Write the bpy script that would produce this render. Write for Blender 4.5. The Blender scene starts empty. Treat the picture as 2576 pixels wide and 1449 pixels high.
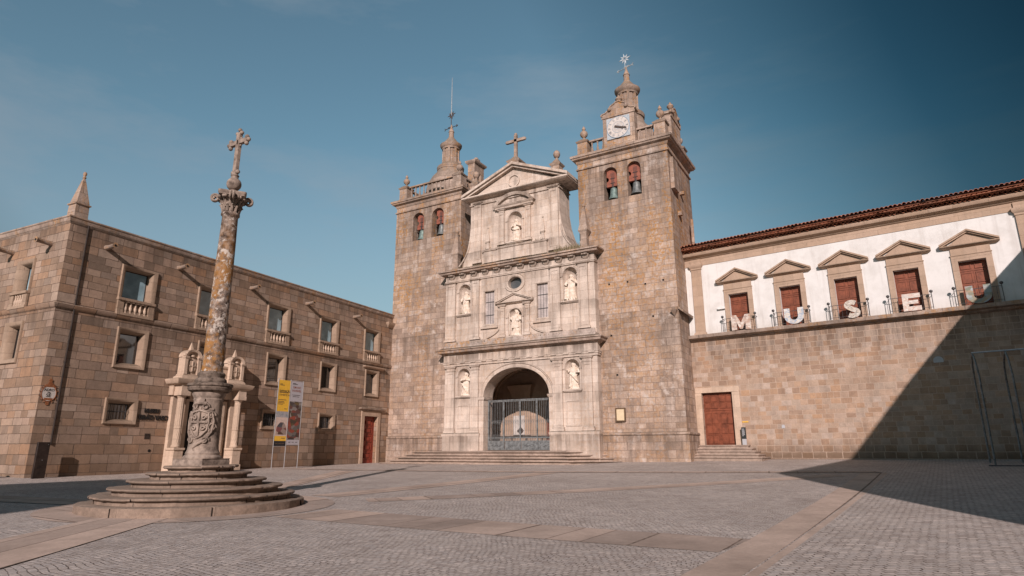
import bpy, math, random
from math import sin, cos, pi, radians, sqrt, atan2
from mathutils import Vector, Matrix
from mathutils.geometry import tessellate_polygon

random.seed(7)
scene = bpy.context.scene
COL = scene.collection

# ------------------------------------------------------------------ camera
YAW, PITCH, ROLL = radians(30.2118), radians(14.5002), radians(-0.1447)
cam_d = bpy.data.cameras.new('camera')
cam_d.sensor_width = 36.0
cam_d.lens = 1577.72 / 2576 * 36.0
cam_d.clip_start, cam_d.clip_end = 0.1, 3000
cam = bpy.data.objects.new('camera', cam_d)
COL.objects.link(cam)
fw = Vector((-sin(YAW) * cos(PITCH), cos(YAW) * cos(PITCH), sin(PITCH)))
rt = Vector((cos(YAW), sin(YAW), 0))
up = rt.cross(fw)
r2 = rt * cos(ROLL) + up * sin(ROLL)
u2 = -rt * sin(ROLL) + up * cos(ROLL)
m = Matrix((r2, u2, -fw)).transposed().to_4x4()
m.translation = Vector((0, 0, 1.6))
cam.matrix_world = m
scene.camera = cam

# ------------------------------------------------------------------ light
SUN_EL, SUN_AZ = radians(24.1), radians(155.8)      # azimuth clockwise from +Y
world = bpy.data.worlds.new('World')
scene.world = world
world.use_nodes = True
nt = world.node_tree
nt.nodes.clear()
wo = nt.nodes.new('ShaderNodeOutputWorld')
bg = nt.nodes.new('ShaderNodeBackground')
sky = nt.nodes.new('ShaderNodeTexSky')
sky.sky_type = 'NISHITA'
sky.sun_disc = False
sky.sun_elevation = SUN_EL
sky.sun_rotation = SUN_AZ
sky.air_density, sky.dust_density, sky.ozone_density = 1.0, 0.5, 1.2
tint = nt.nodes.new('ShaderNodeMixRGB')
tint.blend_type = 'MULTIPLY'
tint.inputs[0].default_value = 1.0
tint.inputs[2].default_value = (0.98, 1.15, 0.97, 1)
# thin high cloud veil, fixed to the sky's own directions
tc = nt.nodes.new('ShaderNodeTexCoord')
mp = nt.nodes.new('ShaderNodeMapping')
mp.inputs['Scale'].default_value = (0.9, 1.6, 4.5)
mp.inputs['Rotation'].default_value = (0.25, 0.1, 0.4)
nz = nt.nodes.new('ShaderNodeTexNoise')
nz.inputs['Scale'].default_value = 1.6
nz.inputs['Detail'].default_value = 7
nz.inputs['Roughness'].default_value = 0.6
rp = nt.nodes.new('ShaderNodeValToRGB')
rp.color_ramp.elements[0].position = 0.50
rp.color_ramp.elements[0].color = (0, 0, 0, 1)
rp.color_ramp.elements[1].position = 0.85
rp.color_ramp.elements[1].color = (0.55, 0.55, 0.55, 1)
mixc = nt.nodes.new('ShaderNodeMixRGB')
mixc.inputs[2].default_value = (3.2, 3.5, 3.85, 1)
L = nt.links.new
L(sky.outputs[0], tint.inputs[1])
L(tc.outputs['Generated'], mp.inputs[0]); L(mp.outputs[0], nz.inputs[0]); L(nz.outputs[0], rp.inputs[0])
L(rp.outputs[0], mixc.inputs[0])
# pale haze low over the roofs
hz = nt.nodes.new('ShaderNodeSeparateXYZ'); hr = nt.nodes.new('ShaderNodeValToRGB'); hm = nt.nodes.new('ShaderNodeMixRGB')
hr.color_ramp.elements[0].position = 0.0; hr.color_ramp.elements[0].color = (0.80, 0.80, 0.80, 1)
hr.color_ramp.elements[1].position = 0.45; hr.color_ramp.elements[1].color = (0, 0, 0, 1)
hm.inputs[2].default_value = (2.55, 2.75, 3.3, 1)
L(tc.outputs['Generated'], hz.inputs[0]); L(hz.outputs[2], hr.inputs[0]); L(hr.outputs[0], hm.inputs[0])
L(tint.outputs[0], hm.inputs[1]); L(hm.outputs[0], mixc.inputs[1])
# darkening put into the sky, east, zenith and far west: vignetting, less fill
dp = nt.nodes.new('ShaderNodeVectorMath'); dp.operation = 'DOT_PRODUCT'; dp.inputs[1].default_value = (0.9, 0.2, 0.4)
dr = nt.nodes.new('ShaderNodeValToRGB')
cr = dr.color_ramp
for p_, c_ in ((0.08, (0.12, 0.12, 0.12)), (0.19, (0.94, 0.92, 0.92)), (0.52, (0.97, 1.0, 1.0)), (0.655, (0.40, 0.53, 0.57)), (0.72, (0.14, 0.26, 0.31)), (0.80, (0.04, 0.10, 0.13))):
    e = cr.elements.new(p_); e.color = (*c_, 1)
cr.elements.remove(cr.elements[0]); cr.elements.remove(cr.elements[-1])
hf = nt.nodes.new('ShaderNodeMath'); hf.operation = 'MULTIPLY_ADD'; hf.inputs[1].default_value = 0.5; hf.inputs[2].default_value = 0.5
deep = nt.nodes.new('ShaderNodeMixRGB'); deep.blend_type = 'MULTIPLY'; deep.inputs[0].default_value = 1
L(tc.outputs['Generated'], dp.inputs[0]); L(dp.outputs['Value'], hf.inputs[0]); L(hf.outputs[0], dr.inputs[0])
L(mixc.outputs[0], deep.inputs[1]); L(dr.outputs[0], deep.inputs[2])
L(deep.outputs[0], bg.inputs[0]); L(bg.outputs[0], wo.inputs[0])
bg.inputs[1].default_value = 0.108

sun_d = bpy.data.lights.new('sun', 'SUN')
sun_d.energy = 4.8
sun_d.angle = radians(0.5)
sun_d.color = (1.0, 0.85, 0.815)
sun = bpy.data.objects.new('sun', sun_d)
COL.objects.link(sun)
to_sun = Vector((cos(SUN_EL) * sin(SUN_AZ), cos(SUN_EL) * cos(SUN_AZ), sin(SUN_EL)))
sun.rotation_euler = to_sun.to_track_quat('Z', 'Y').to_euler()
sun.location = (30, -40, 40)
vs = scene.view_settings
vs.view_transform = 'Standard'
vs.look = 'None'
vs.gamma = 1
vs.exposure = 0.05
vs.use_curve_mapping = False

# ------------------------------------------------------------------ materials
def new_mat(name):
    mt = bpy.data.materials.new(name)
    mt.use_nodes = True
    t = mt.node_tree
    b = t.nodes['Principled BSDF']
    return mt, t, b

class NT:
    """small node helper"""
    def __init__(s, t): s.t = t
    def n(s, typ, **kw):
        x = s.t.nodes.new('ShaderNode' + typ)
        for k, v in kw.items(): setattr(x, k, v)
        return x
    def link(s, a, b): s.t.links.new(a, b)
    def val(s, v):
        x = s.n('Value'); x.outputs[0].default_value = v; return x.outputs[0]
    def m(s, op, a, b=None, c=None, clamp=False):
        x = s.n('Math', operation=op, use_clamp=clamp)
        for i, v in enumerate((a, b, c)):
            if v is None: continue
            if isinstance(v, (int, float)): x.inputs[i].default_value = v
            else: s.link(v, x.inputs[i])
        return x.outputs[0]
    def mix(s, f, a, b, mode='MIX'):
        x = s.n('MixRGB', blend_type=mode)
        for i, v in enumerate((f, a, b)):
            if isinstance(v, (int, float)): x.inputs[i].default_value = v
            elif isinstance(v, tuple): x.inputs[i].default_value = (*v[:3], 1)
            else: s.link(v, x.inputs[i])
        return x.outputs[0]
    def ramp(s, f, stops, interp='LINEAR'):
        x = s.n('ValToRGB')
        cr = x.color_ramp; cr.interpolation = interp
        rgba = lambda c: (*c, 1) if isinstance(c, tuple) else (c, c, c, 1)
        cr.elements.remove(cr.elements[-1])
        cr.elements[0].position = stops[0][0]; cr.elements[0].color = rgba(stops[0][1])
        for p, c in stops[1:]:
            e = cr.elements.new(p); e.color = rgba(c)
        s.link(f, x.inputs[0]); return x.outputs[0]
    def noise(s, vec, scale, detail=4, rough=0.55, dims='3D'):
        x = s.n('TexNoise', noise_dimensions=dims)
        x.inputs['Scale'].default_value = scale
        x.inputs['Detail'].default_value = detail
        x.inputs['Roughness'].default_value = rough
        s.link(vec, x.inputs['Vector']); return x.outputs[0]
    def xyz(s, v):
        x = s.n('SeparateXYZ'); s.link(v, x.inputs[0]); return x.outputs
    def vec(s, a, b, c=0.0):
        x = s.n('CombineXYZ')
        for i, v in enumerate((a, b, c)):
            if isinstance(v, (int, float)): x.inputs[i].default_value = v
            else: s.link(v, x.inputs[i])
        return x.outputs[0]
    def scale(s, v, sc):
        x = s.n('VectorMath', operation='MULTIPLY'); s.link(v, x.inputs[0]); x.inputs[1].default_value = sc
        return x.outputs[0]
    def bump(s, h, strength, dist, prev=None):
        x = s.n('Bump'); x.inputs['Strength'].default_value = strength; x.inputs['Distance'].default_value = dist
        s.link(h, x.inputs['Height'])
        if prev is not None: s.link(prev, x.inputs['Normal'])
        return x.outputs[0]

def masonry(name, bw, bh, cols, mortar=(0.2, 0.15, 0.11), msize=0.012, stain=0.5, lichen=0.0, white=0.0,
            streak=0.3, bumps=1.0, mixm=0.8, var=0.14, topdark=0.45, seed=0.0, blotch=0.0, soft=0.28, damp=None, voff=0.0, runoff=()):
    mt, t, b = new_mat(name)
    N = NT(t)
    tc = N.n('TexCoord')
    P = N.xyz(tc.outputs['Object']); Nn = N.xyz(tc.outputs['Normal'])
    ax, ay, az = (N.m('ABSOLUTE', Nn[i]) for i in range(3))
    side = N.m('GREATER_THAN', ax, ay)
    flat = N.m('GREATER_THAN', az, 0.7)
    u = N.m('ADD', N.m('MULTIPLY', P[0], N.m('SUBTRACT', 1.0, side)), N.m('MULTIPLY', P[1], side))
    u = N.m('ADD', u, seed)
    v = N.m('ADD', N.m('MULTIPLY', P[2], N.m('SUBTRACT', 1.0, flat)), N.m('MULTIPLY', P[1], flat))
    if voff: v = N.m('ADD', v, voff)
    p3 = tc.outputs['Object']
    wob = N.noise(p3, 1.3, 2)
    wob = N.m('MULTIPLY', N.m('SUBTRACT', wob, 0.5), 0.06)
    v2 = N.m('ADD', N.m('ADD', v, wob), N.m('MULTIPLY', N.m('SINE', N.m('MULTIPLY', v, 1.9)), 0.10))
    row = N.m('FLOOR', N.m('DIVIDE', v2, bh))
    wn = N.n('TexWhiteNoise', noise_dimensions='1D'); N.link(row, wn.inputs['W'])
    r = wn.outputs['Value']
    u2 = N.m('ADD', N.m('MULTIPLY', u, N.m('ADD', 0.72, N.m('MULTIPLY', r, 0.6))), N.m('MULTIPLY', r, 17.3))
    u2 = N.m('ADD', u2, N.m('MULTIPLY', N.m('SINE', N.m('ADD', N.m('MULTIPLY', u2, 1.7), N.m('MULTIPLY', row, 2.1))), bw * 0.28))
    bt = N.n('TexBrick')
    bt.offset = 0.0; bt.squash = 1.0
    N.link(N.vec(u2, v2), bt.inputs['Vector'])
    bt.inputs['Color1'].default_value = (0, 0, 0, 1); bt.inputs['Color2'].default_value = (1, 1, 1, 1)
    bt.inputs['Mortar'].default_value = (0.5, 0.5, 0.5, 1)
    bt.inputs['Scale'].default_value = 1.0
    bt.inputs['Mortar Size'].default_value = msize
    bt.inputs['Mortar Smooth'].default_value = 0.35
    bt.inputs['Brick Width'].default_value = bw
    bt.inputs['Row Height'].default_value = bh
    mean = tuple(sum(c[i] for c in cols) / len(cols) for i in range(3))
    cols = [tuple(c[i] * (1 - soft) + mean[i] * soft for i in range(3)) for c in cols]
    k = len(cols)
    col = N.ramp(bt.outputs['Color'], [(i / (k - 1), c) for i, c in enumerate(cols)])
    # grain inside each stone
    g = N.noise(p3, 14, 5, 0.7)
    g2 = N.noise(p3, 2.4, 4, 0.6)
    gv = N.m('ADD', N.m('MULTIPLY', N.m('SUBTRACT', g, 0.5), 0.55), N.m('MULTIPLY', N.m('SUBTRACT', g2, 0.5), 0.9))
    gv = N.m('ADD', 1.0, N.m('MULTIPLY', gv, var * 4))
    col = N.mix(1.0, col, N.vec(gv, gv, gv), 'MULTIPLY')
    if blotch > 0:
        b1 = N.noise(p3, 1.7, 7, 0.75); b2 = N.noise(p3, 7.0, 5, 0.75)
        bl = N.m('ADD', N.m('MULTIPLY', N.m('SUBTRACT', b1, 0.5), 2.2), N.m('MULTIPLY', N.m('SUBTRACT', b2, 0.5), 1.3))
        bl = N.m('ADD', 1.0, N.m('MULTIPLY', bl, blotch))
        col = N.mix(1.0, col, N.vec(bl, bl, bl), 'MULTIPLY')
    # soot and damp
    big = N.noise(p3, 0.33, 6, 0.65)
    st = N.m('MULTIPLY', N.ramp(big, [(0.45, 0.0), (0.72, 1.0)]), stain)
    col = N.mix(st, col, (0.15, 0.115, 0.09))
    sv = N.scale(p3, (1.6, 1.6, 0.10))
    stk = N.noise(sv, 1.5, 5, 0.65)
    skm = N.m('MULTIPLY', N.ramp(stk, [(0.5, 0.0), (0.75, 1.0)]), streak)
    col = N.mix(skm, col, (0.13, 0.10, 0.08))
    if white > 0:
        ws = N.noise(p3, 1.1, 6, 0.7)
        col = N.mix(N.m('MULTIPLY', N.ramp(ws, [(0.56, 0.0), (0.66, 1.0)]), white), col, (0.50, 0.43, 0.38))
    if lichen > 0:
        l1 = N.noise(N.scale(p3, (1, 1, 0.28)), 0.6, 4, 0.6)
        l2 = N.noise(p3, 5.0, 5, 0.7)
        lm = N.m('MULTIPLY', N.ramp(l1, [(0.47, 0.0), (0.60, 1.0)]), N.ramp(l2, [(0.46, 0.0), (0.58, 1.0)]))
        if name.startswith('tower'):
            lm = N.m('MULTIPLY', lm, N.ramp(N.m('DIVIDE', P[2], 22.0), [(0.25, 0.35), (0.75, 1.0)]))
        col = N.mix(N.m('MULTIPLY', lm, lichen), col, (0.40, 0.20, 0.06))
    # growth on upward surfaces
    upm = N.ramp(Nn[2], [(0.35, 0.0), (0.8, 1.0)])
    gr = N.ramp(N.noise(p3, 3.0, 5, 0.7), [(0.3, 0.4), (0.6, 1.0)])
    col = N.mix(N.m('MULTIPLY', N.m('MULTIPLY', upm, gr), topdark), col, (0.14, 0.115, 0.085))
    if runoff:
        rs = N.noise(N.scale(p3, (1.5, 1.5, 0.13)), 1.6, 6, 0.7)
        rm = N.ramp(rs, [(0.44, 0.0), (0.56, 1.0)])
        for zt_, ln_, am_ in runoff:
            q = N.m('DIVIDE', N.m('SUBTRACT', zt_, P[2]), ln_)
            fall = N.ramp(q, [(0.0, 0.0), (0.01, 1.0), (0.4, 0.75), (1.0, 0.0)])
            col = N.mix(N.m('MULTIPLY', N.m('MULTIPLY', fall, N.m('ADD', N.m('MULTIPLY', rm, 0.8), 0.2)), am_), col, (0.085, 0.062, 0.048))
    if damp:
        dz = N.m('ADD', P[2], N.m('MULTIPLY', N.m('SUBTRACT', N.noise(N.scale(p3, (1, 1, 0.6)), 0.9, 5, 0.65), 0.5), 1.6))
        dm = N.ramp(N.m('DIVIDE', N.m('SUBTRACT', dz, damp[0]), damp[1]), [(0.0, 1.0), (1.0, 0.0)])
        col = N.mix(N.m('MULTIPLY', dm, damp[2]), col, (0.13, 0.085, 0.055))
    jag = N.noise(p3, 6, 3, 0.6)
    mo = N.m('MULTIPLY', bt.outputs['Fac'], N.ramp(jag, [(0.3, 0.45), (0.55, 1.0)]))
    col = N.mix(N.m('MULTIPLY', mo, mixm), col, mortar)
    N.link(col, b.inputs['Base Color'])
    b.inputs['Roughness'].default_value = 0.9
    b.inputs['Specular IOR Level'].default_value = 0.2
    h = N.m('ADD', N.m('MULTIPLY', bt.outputs['Fac'], -1.0), N.m('MULTIPLY', bt.outputs['Color'], 0.35))
    n1 = N.bump(h, 0.55 * bumps, 0.02)
    n2 = N.bump(N.m('ADD', g, g2), 0.45 * bumps, 0.03, n1)
    N.link(n2, b.inputs['Normal'])
    return mt

def plain(name, c, rough=0.6, metal=0.0, var=0.15, scale=6, c2=None, bump=0.1, spec=0.4, ior=1.45):
    mt, t, b = new_mat(name)
    N = NT(t)
    tc = N.n('TexCoord')
    n = N.noise(tc.outputs['Object'], scale, 5, 0.65)
    c2 = c2 or tuple(x * (1 - var * 2) for x in c)
    hi = tuple(min(1, x * (1 + var)) for x in c)
    N.link(N.ramp(n, [(0.3, c2), (0.6, hi)]), b.inputs['Base Color'])
    b.inputs['Roughness'].default_value = rough
    b.inputs['Metallic'].default_value = metal
    b.inputs['Specular IOR Level'].default_value = spec
    b.inputs['IOR'].default_value = ior
    if bump: N.link(N.bump(n, bump, 0.02), b.inputs['Normal'])
    return mt

M = {}
M['museum'] = masonry('museum_granite', 0.72, 0.375,
    [(0.271, 0.176, 0.119), (0.374, 0.269, 0.205), (0.168, 0.125, 0.095), (0.337, 0.204, 0.123), (0.431, 0.335, 0.266), (0.225, 0.149, 0.099), (0.3, 0.222, 0.166), (0.328, 0.186, 0.104), (0.402, 0.297, 0.228), (0.243, 0.19, 0.151)],
    mortar=(0.06, 0.038, 0.027), msize=0.014, stain=0.42, streak=0.34, blotch=0.30, mixm=0.8, seed=3.0, soft=0.22, damp=(0.6, 2.2, 0.5), runoff=((12.1, 1.3, 0.6), (8.0, 1.6, 0.6)))
M['surround'] = masonry('window_surround_granite', 0.9, 0.6,
    [(0.29, 0.205, 0.145), (0.36, 0.265, 0.195), (0.31, 0.225, 0.16)],
    mortar=(0.12, 0.085, 0.06), msize=0.01, stain=0.25, streak=0.25, mixm=0.6, var=0.12, blotch=0.15, seed=2.0)
M['tower'] = masonry('tower_granite', 0.70, 0.40,
    [(0.36, 0.265, 0.205), (0.47, 0.36, 0.29), (0.28, 0.205, 0.16), (0.41, 0.295, 0.215), (0.43, 0.345, 0.29), (0.345, 0.235, 0.165)],
    mortar=(0.15, 0.11, 0.085), msize=0.014, stain=0.62, lichen=1.0, white=0.8, streak=0.62, mixm=0.7, var=0.2, blotch=0.48, seed=5.5, soft=0.1, runoff=((21.3, 6.5, 0.5), (22.4, 1.0, 0.6), (10.4, 3.0, 0.45), (2.6, 1.5, 0.5)))
M['front'] = masonry('frontispiece_limestone', 1.05, 0.52,
    [(0.54, 0.445, 0.37), (0.65, 0.55, 0.47), (0.49, 0.395, 0.325), (0.61, 0.51, 0.43), (0.63, 0.54, 0.465), (0.55, 0.44, 0.355)],
    mortar=(0.34, 0.26, 0.20), msize=0.009, stain=0.42, lichen=0.2, white=0.2, streak=0.6, mixm=0.6, var=0.10, topdark=0.8, blotch=0.20, seed=1.0, runoff=((8.5, 0.9, 0.75), (7.62, 0.9, 0.35), (14.66, 0.7, 0.8), (13.95, 1.3, 0.4), (20.4, 1.5, 0.6), (22.7, 1.3, 0.4), (5.3, 0.8, 0.35), (2.6, 1.4, 0.4), (11.4, 0.9, 0.4), (16.3, 1.0, 0.5)))
M['ledge'] = masonry('mossy_ledge_stone', 0.8, 0.5,
    [(0.38, 0.32, 0.27), (0.46, 0.38, 0.33), (0.33, 0.27, 0.23)],
    mortar=(0.15, 0.12, 0.1), msize=0.01, stain=0.5, lichen=0.7, white=0.8, streak=0.4, mixm=0.4, var=0.25, topdark=0.5, blotch=0.5, seed=1.0)
M['wing'] = masonry('wing_rubble_granite', 0.47, 0.30,
    [(0.37, 0.25, 0.175), (0.44, 0.325, 0.245), (0.31, 0.21, 0.15), (0.41, 0.26, 0.165), (0.47, 0.375, 0.31), (0.34, 0.22, 0.145), (0.41, 0.315, 0.245), (0.38, 0.29, 0.23)],
    mortar=(0.48, 0.37, 0.29), msize=0.018, stain=0.40, streak=0.32, mixm=0.6, blotch=0.34, seed=8.0, soft=0.0, damp=(1.2, 0.9, 0.8), runoff=((8.4, 2.2, 0.55),))
M['dress'] = masonry('dressed_granite', 0.9, 0.6,
    [(0.40, 0.285, 0.205), (0.47, 0.345, 0.26), (0.38, 0.275, 0.20), (0.44, 0.315, 0.225)],
    mortar=(0.22, 0.16, 0.11), msize=0.006, stain=0.2, streak=0.25, mixm=0.5, var=0.1, blotch=0.1, seed=2.0)
M['portal'] = masonry('carved_portal_stone', 0.9, 0.7,
    [(0.52, 0.39, 0.29), (0.57, 0.44, 0.34), (0.48, 0.36, 0.265)],
    mortar=(0.25, 0.18, 0.12), msize=0.006, stain=0.3, streak=0.35, mixm=0.4, var=0.12, blotch=0.15, seed=2.0)
M['step'] = masonry('worn_step_stone', 1.3, 0.6,
    [(0.23, 0.17, 0.13), (0.30, 0.225, 0.175), (0.18, 0.135, 0.105)],
    mortar=(0.12, 0.09, 0.07), msize=0.01, stain=0.6, streak=0.25, mixm=0.5, var=0.22, topdark=0.12, blotch=0.6, seed=4.0)
M['churchstep'] = masonry('church_step_stone', 1.5, 0.6,
    [(0.36, 0.275, 0.22), (0.44, 0.34, 0.275), (0.31, 0.235, 0.19)],
    mortar=(0.12, 0.09, 0.07), msize=0.01, stain=0.6, streak=0.25, mixm=0.5, var=0.22, topdark=0.12, blotch=0.5, seed=4.0)
M['trimdark'] = masonry('weathered_cornice_stone', 0.9, 0.6,
    [(0.33, 0.25, 0.20), (0.42, 0.33, 0.27), (0.28, 0.21, 0.17)],
    mortar=(0.1, 0.08, 0.06), msize=0.014, stain=0.75, lichen=0.55, white=0.4, streak=0.6, mixm=0.7, var=0.25, topdark=0.8, blotch=0.5, seed=9.0)

def lichen_column():
    mt, t, b = new_mat('lichened_column_stone'); N = NT(t)
    tc = N.n('TexCoord'); p = tc.outputs['Object']; z = N.xyz(p)[2]
    n1 = N.noise(p, 5.5, 6, 0.7); n2 = N.noise(p, 5.0, 6, 0.75); n3 = N.noise(p, 1.3, 4, 0.6)
    col = N.ramp(n1, [(0.38, (0.045, 0.032, 0.026)), (0.5, (0.17, 0.13, 0.105)), (0.62, (0.33, 0.265, 0.22))])
    zm = N.ramp(N.m('DIVIDE', z, 9.0), [(0.38, 0.0), (0.42, 1.0), (0.78, 0.8), (0.9, 0.15)])
    om = N.m('MULTIPLY', N.ramp(N.m('ADD', N.m('MULTIPLY', n2, 0.55), N.m('MULTIPLY', n3, 0.55)), [(0.50, 0.0), (0.59, 1.0)]), zm)
    col = N.mix(N.m('MULTIPLY', om, 0.9), col, (0.33, 0.16, 0.045))
    w1 = N.noise(p, 6.5, 9, 0.72); w2 = N.noise(p, 1.7, 4, 0.6)
    d = N.m('ADD', w1, N.m('MULTIPLY', N.m('SUBTRACT', w2, 0.5), 0.35))
    wm = N.m('MULTIPLY', N.ramp(d, [(0.53, 0.0), (0.57, 0.95)]), N.ramp(N.m('DIVIDE', z, 9.0), [(0.3, 0.15), (0.42, 0.9)]))
    col = N.mix(wm, col, (0.52, 0.46, 0.40))
    N.link(col, b.inputs['Base Color']); b.inputs['Roughness'].default_value = 0.92
    b.inputs['Specular IOR Level'].default_value = 0.15
    N.link(N.bump(N.m('ADD', n1, N.m('MULTIPLY', wm, 0.3)), 0.6, 0.03), b.inputs['Normal'])
    return mt
M['column'] = lichen_column()
M['pedestal'] = plain('pillory_pedestal_stone', (0.27, 0.215, 0.175), 0.9, var=0.3, scale=4.5, c2=(0.11, 0.085, 0.07), bump=0.5, spec=0.15)
M['crust'] = plain('black_crusted_stone', (0.15, 0.118, 0.095), 0.95, var=0.4, scale=8, c2=(0.045, 0.033, 0.025), bump=0.6, spec=0.1)
M['plaster'] = plain('white_plaster', (0.80, 0.79, 0.76), 0.9, var=0.02, scale=0.8, c2=(0.70, 0.68, 0.65), bump=0.04, spec=0.1)
def plaster():
    mt, t, b = new_mat('stained_white_plaster'); N = NT(t)
    tc = N.n('TexCoord'); p = tc.outputs['Object']
    n = N.noise(p, 0.9, 6, 0.65); s = N.noise(N.scale(p, (2.2, 2.2, 0.16)), 1.4, 5, 0.6)
    col = N.ramp(n, [(0.3, (0.58, 0.56, 0.53)), (0.55, (0.70, 0.685, 0.66))])
    col = N.mix(N.m('MULTIPLY', N.ramp(s, [(0.52, 0.0), (0.8, 1.0)]), 0.6), col, (0.42, 0.38, 0.345))
    z = N.xyz(p)[2]
    base = N.m('MULTIPLY', N.ramp(N.m('DIVIDE', N.m('SUBTRACT', z, 8.6), 0.9), [(0.0, 1.0), (1.0, 0.0)]), N.noise(p, 4, 5, 0.7))
    col = N.mix(N.m('MULTIPLY', base, 0.7), col, (0.42, 0.36, 0.30))
    N.link(col, b.inputs['Base Color']); b.inputs['Roughness'].default_value = 0.92
    b.inputs['Specular IOR Level'].default_value = 0.1
    N.link(N.bump(N.noise(p, 5, 5, 0.6), 0.15, 0.02), b.inputs['Normal'])
    return mt
M['plaster'] = plaster()
M['statue'] = plain('white_statue_stone', (0.66, 0.575, 0.49), 0.85, var=0.1, scale=5, c2=(0.50, 0.38, 0.27), bump=0.25, spec=0.2)
M['door'] = plain('russet_painted_wood', (0.20, 0.06, 0.030), 0.55, var=0.2, scale=3, bump=0.1)
M['reddoor'] = plain('red_painted_wood', (0.23, 0.042, 0.024), 0.5, var=0.15, scale=3, bump=0.1)
M['iron'] = plain('wrought_iron', (0.10, 0.095, 0.095), 0.55, 0.5, var=0.2, scale=10)
M['gate'] = plain('grey_painted_gate_iron', (0.19, 0.20, 0.20), 0.5, 0.3, var=0.25, scale=5)
M['steel'] = plain('brushed_steel', (0.55, 0.55, 0.56), 0.35, 0.8, var=0.08, scale=8)
M['weathervane'] = plain('vane_iron', (0.10, 0.075, 0.065), 0.6, 0.4)
M['silver'] = plain('silvered_vane', (0.6, 0.62, 0.62), 0.4, 0.6)
M['bronze'] = plain('verdigris_bronze', (0.16, 0.22, 0.20), 0.55, 0.35, var=0.25, scale=4, c2=(0.07, 0.10, 0.09))
M['bronze2'] = plain('dull_grey_bronze', (0.16, 0.17, 0.165), 0.5, 0.4, var=0.25, scale=4, c2=(0.08, 0.085, 0.08))
M['yoke'] = plain('red_painted_bell_yoke', (0.24, 0.08, 0.05), 0.6, var=0.15, scale=4)
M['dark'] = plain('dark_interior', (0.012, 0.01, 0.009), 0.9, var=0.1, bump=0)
M['blackpaint'] = plain('black_letter_metal', (0.02, 0.018, 0.017), 0.5, var=0.1)
M['pipe'] = plain('dark_drainpipe', (0.035, 0.025, 0.02), 0.6, var=0.2)
M['totem'] = plain('dark_corten_panel', (0.03, 0.02, 0.016), 0.5, 0.2, var=0.3, scale=3)
M['totemgrey'] = plain('dark_glass_sign', (0.03, 0.035, 0.035), 0.25, var=0.1)
M['lightgrey'] = plain('light_grey_panel', (0.42, 0.42, 0.43), 0.5, var=0.05)
M['white'] = plain('white_enamel', (0.75, 0.74, 0.72), 0.45, var=0.03, c2=(0.62, 0.60, 0.57))
M['yellow'] = plain('yellow_banner_fabric', (0.72, 0.42, 0.045), 0.7, var=0.05)
M['greyban'] = plain('grey_banner_fabric', (0.40, 0.38, 0.40), 0.7, var=0.05)
M['blackban'] = plain('black_banner_fabric', (0.02, 0.02, 0.022), 0.7)
M['numeral'] = plain('faded_blue_numeral', (0.26, 0.28, 0.31), 0.5, var=0.1)
M['paletile'] = plain('pale_blue_tile', (0.40, 0.42, 0.43), 0.4, var=0.1, scale=9, c2=(0.27, 0.34, 0.40))
M['dial'] = plain('faded_clock_dial', (0.56, 0.52, 0.48), 0.5, var=0.06, scale=5, c2=(0.45, 0.40, 0.36))
M['orange'] = plain('orange_glaze', (0.26, 0.10, 0.04), 0.4, var=0.3, scale=25, c2=(0.12, 0.045, 0.025))
M['blueglaze'] = plain('blue_glaze', (0.10, 0.19, 0.29), 0.35, var=0.25, scale=14, c2=(0.38, 0.42, 0.45))
M['paper'] = plain('yellowed_notice', (0.62, 0.50, 0.33), 0.7, var=0.05)
M['bronzetrim'] = plain('bronze_board_frame', (0.16, 0.10, 0.06), 0.5, 0.4)
M['weed'] = plain('dry_weeds', (0.20, 0.155, 0.095), 0.9, var=0.4, scale=8, c2=(0.05, 0.05, 0.025))

def tile_mat():
    mt, t, b = new_mat('clay_roof_tile'); N = NT(t)
    tc = N.n('TexCoord'); p = tc.outputs['Object']
    n = N.noise(p, 3.5, 6, 0.75); n2 = N.noise(p, 0.8, 3)
    col = N.ramp(n, [(0.3, (0.12, 0.06, 0.045)), (0.5, (0.42, 0.16, 0.09)), (0.68, (0.52, 0.28, 0.19))])
    col = N.mix(N.ramp(n2, [(0.45, 0.0), (0.7, 0.45)]), col, (0.16, 0.11, 0.085))
    N.link(col, b.inputs['Base Color']); b.inputs['Roughness'].default_value = 0.9
    b.inputs['Specular IOR Level'].default_value = 0.15
    N.link(N.bump(n, 0.4, 0.02), b.inputs['Normal'])
    return mt
M['tile'] = tile_mat()

def glass(name, c, rough=0.04, ior=2.2, bands=None):
    mt, t, b = new_mat(name); N = NT(t)
    tc = N.n('TexCoord'); p = tc.outputs['Object']
    n = N.noise(p, 1.2, 3)
    col = N.ramp(n, [(0.35, tuple(x * 0.6 for x in c)), (0.65, c)])
    if bands:      # leaded panes: thin bars
        x, y, z = N.xyz(p)
        def line(v, per):
            f = N.m('FRACT', N.m('DIVIDE', v, per))
            return N.m('GREATER_THAN', f, 0.84)
        ln = N.m('MAXIMUM', line(x, bands), line(z, bands))
        col = N.mix(N.m('MULTIPLY', ln, 0.45), col, (0.12, 0.10, 0.09))
    N.link(col, b.inputs['Base Color'])
    b.inputs['Roughness'].default_value = rough
    b.inputs['IOR'].default_value = ior
    N.link(N.bump(N.noise(p, 0.9, 1), 0.02, 0.1), b.inputs['Normal'])
    return mt
M['pane'] = glass('dark_window_glass', (0.035, 0.035, 0.033), 0.03, 1.9)
M['tealpane'] = glass('pale_teal_window_glass', (0.34, 0.50, 0.56), 0.12, 1.7)  # pale teal set in the pane's own base colour
M['leaded'] = glass('leaded_glass', (0.55, 0.48, 0.45), 0.5, 1.4, bands=0.12)
M['leadeddark'] = glass('leaded_oculus_glass', (0.10, 0.11, 0.115), 0.3, 1.6, bands=0.1)

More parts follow.
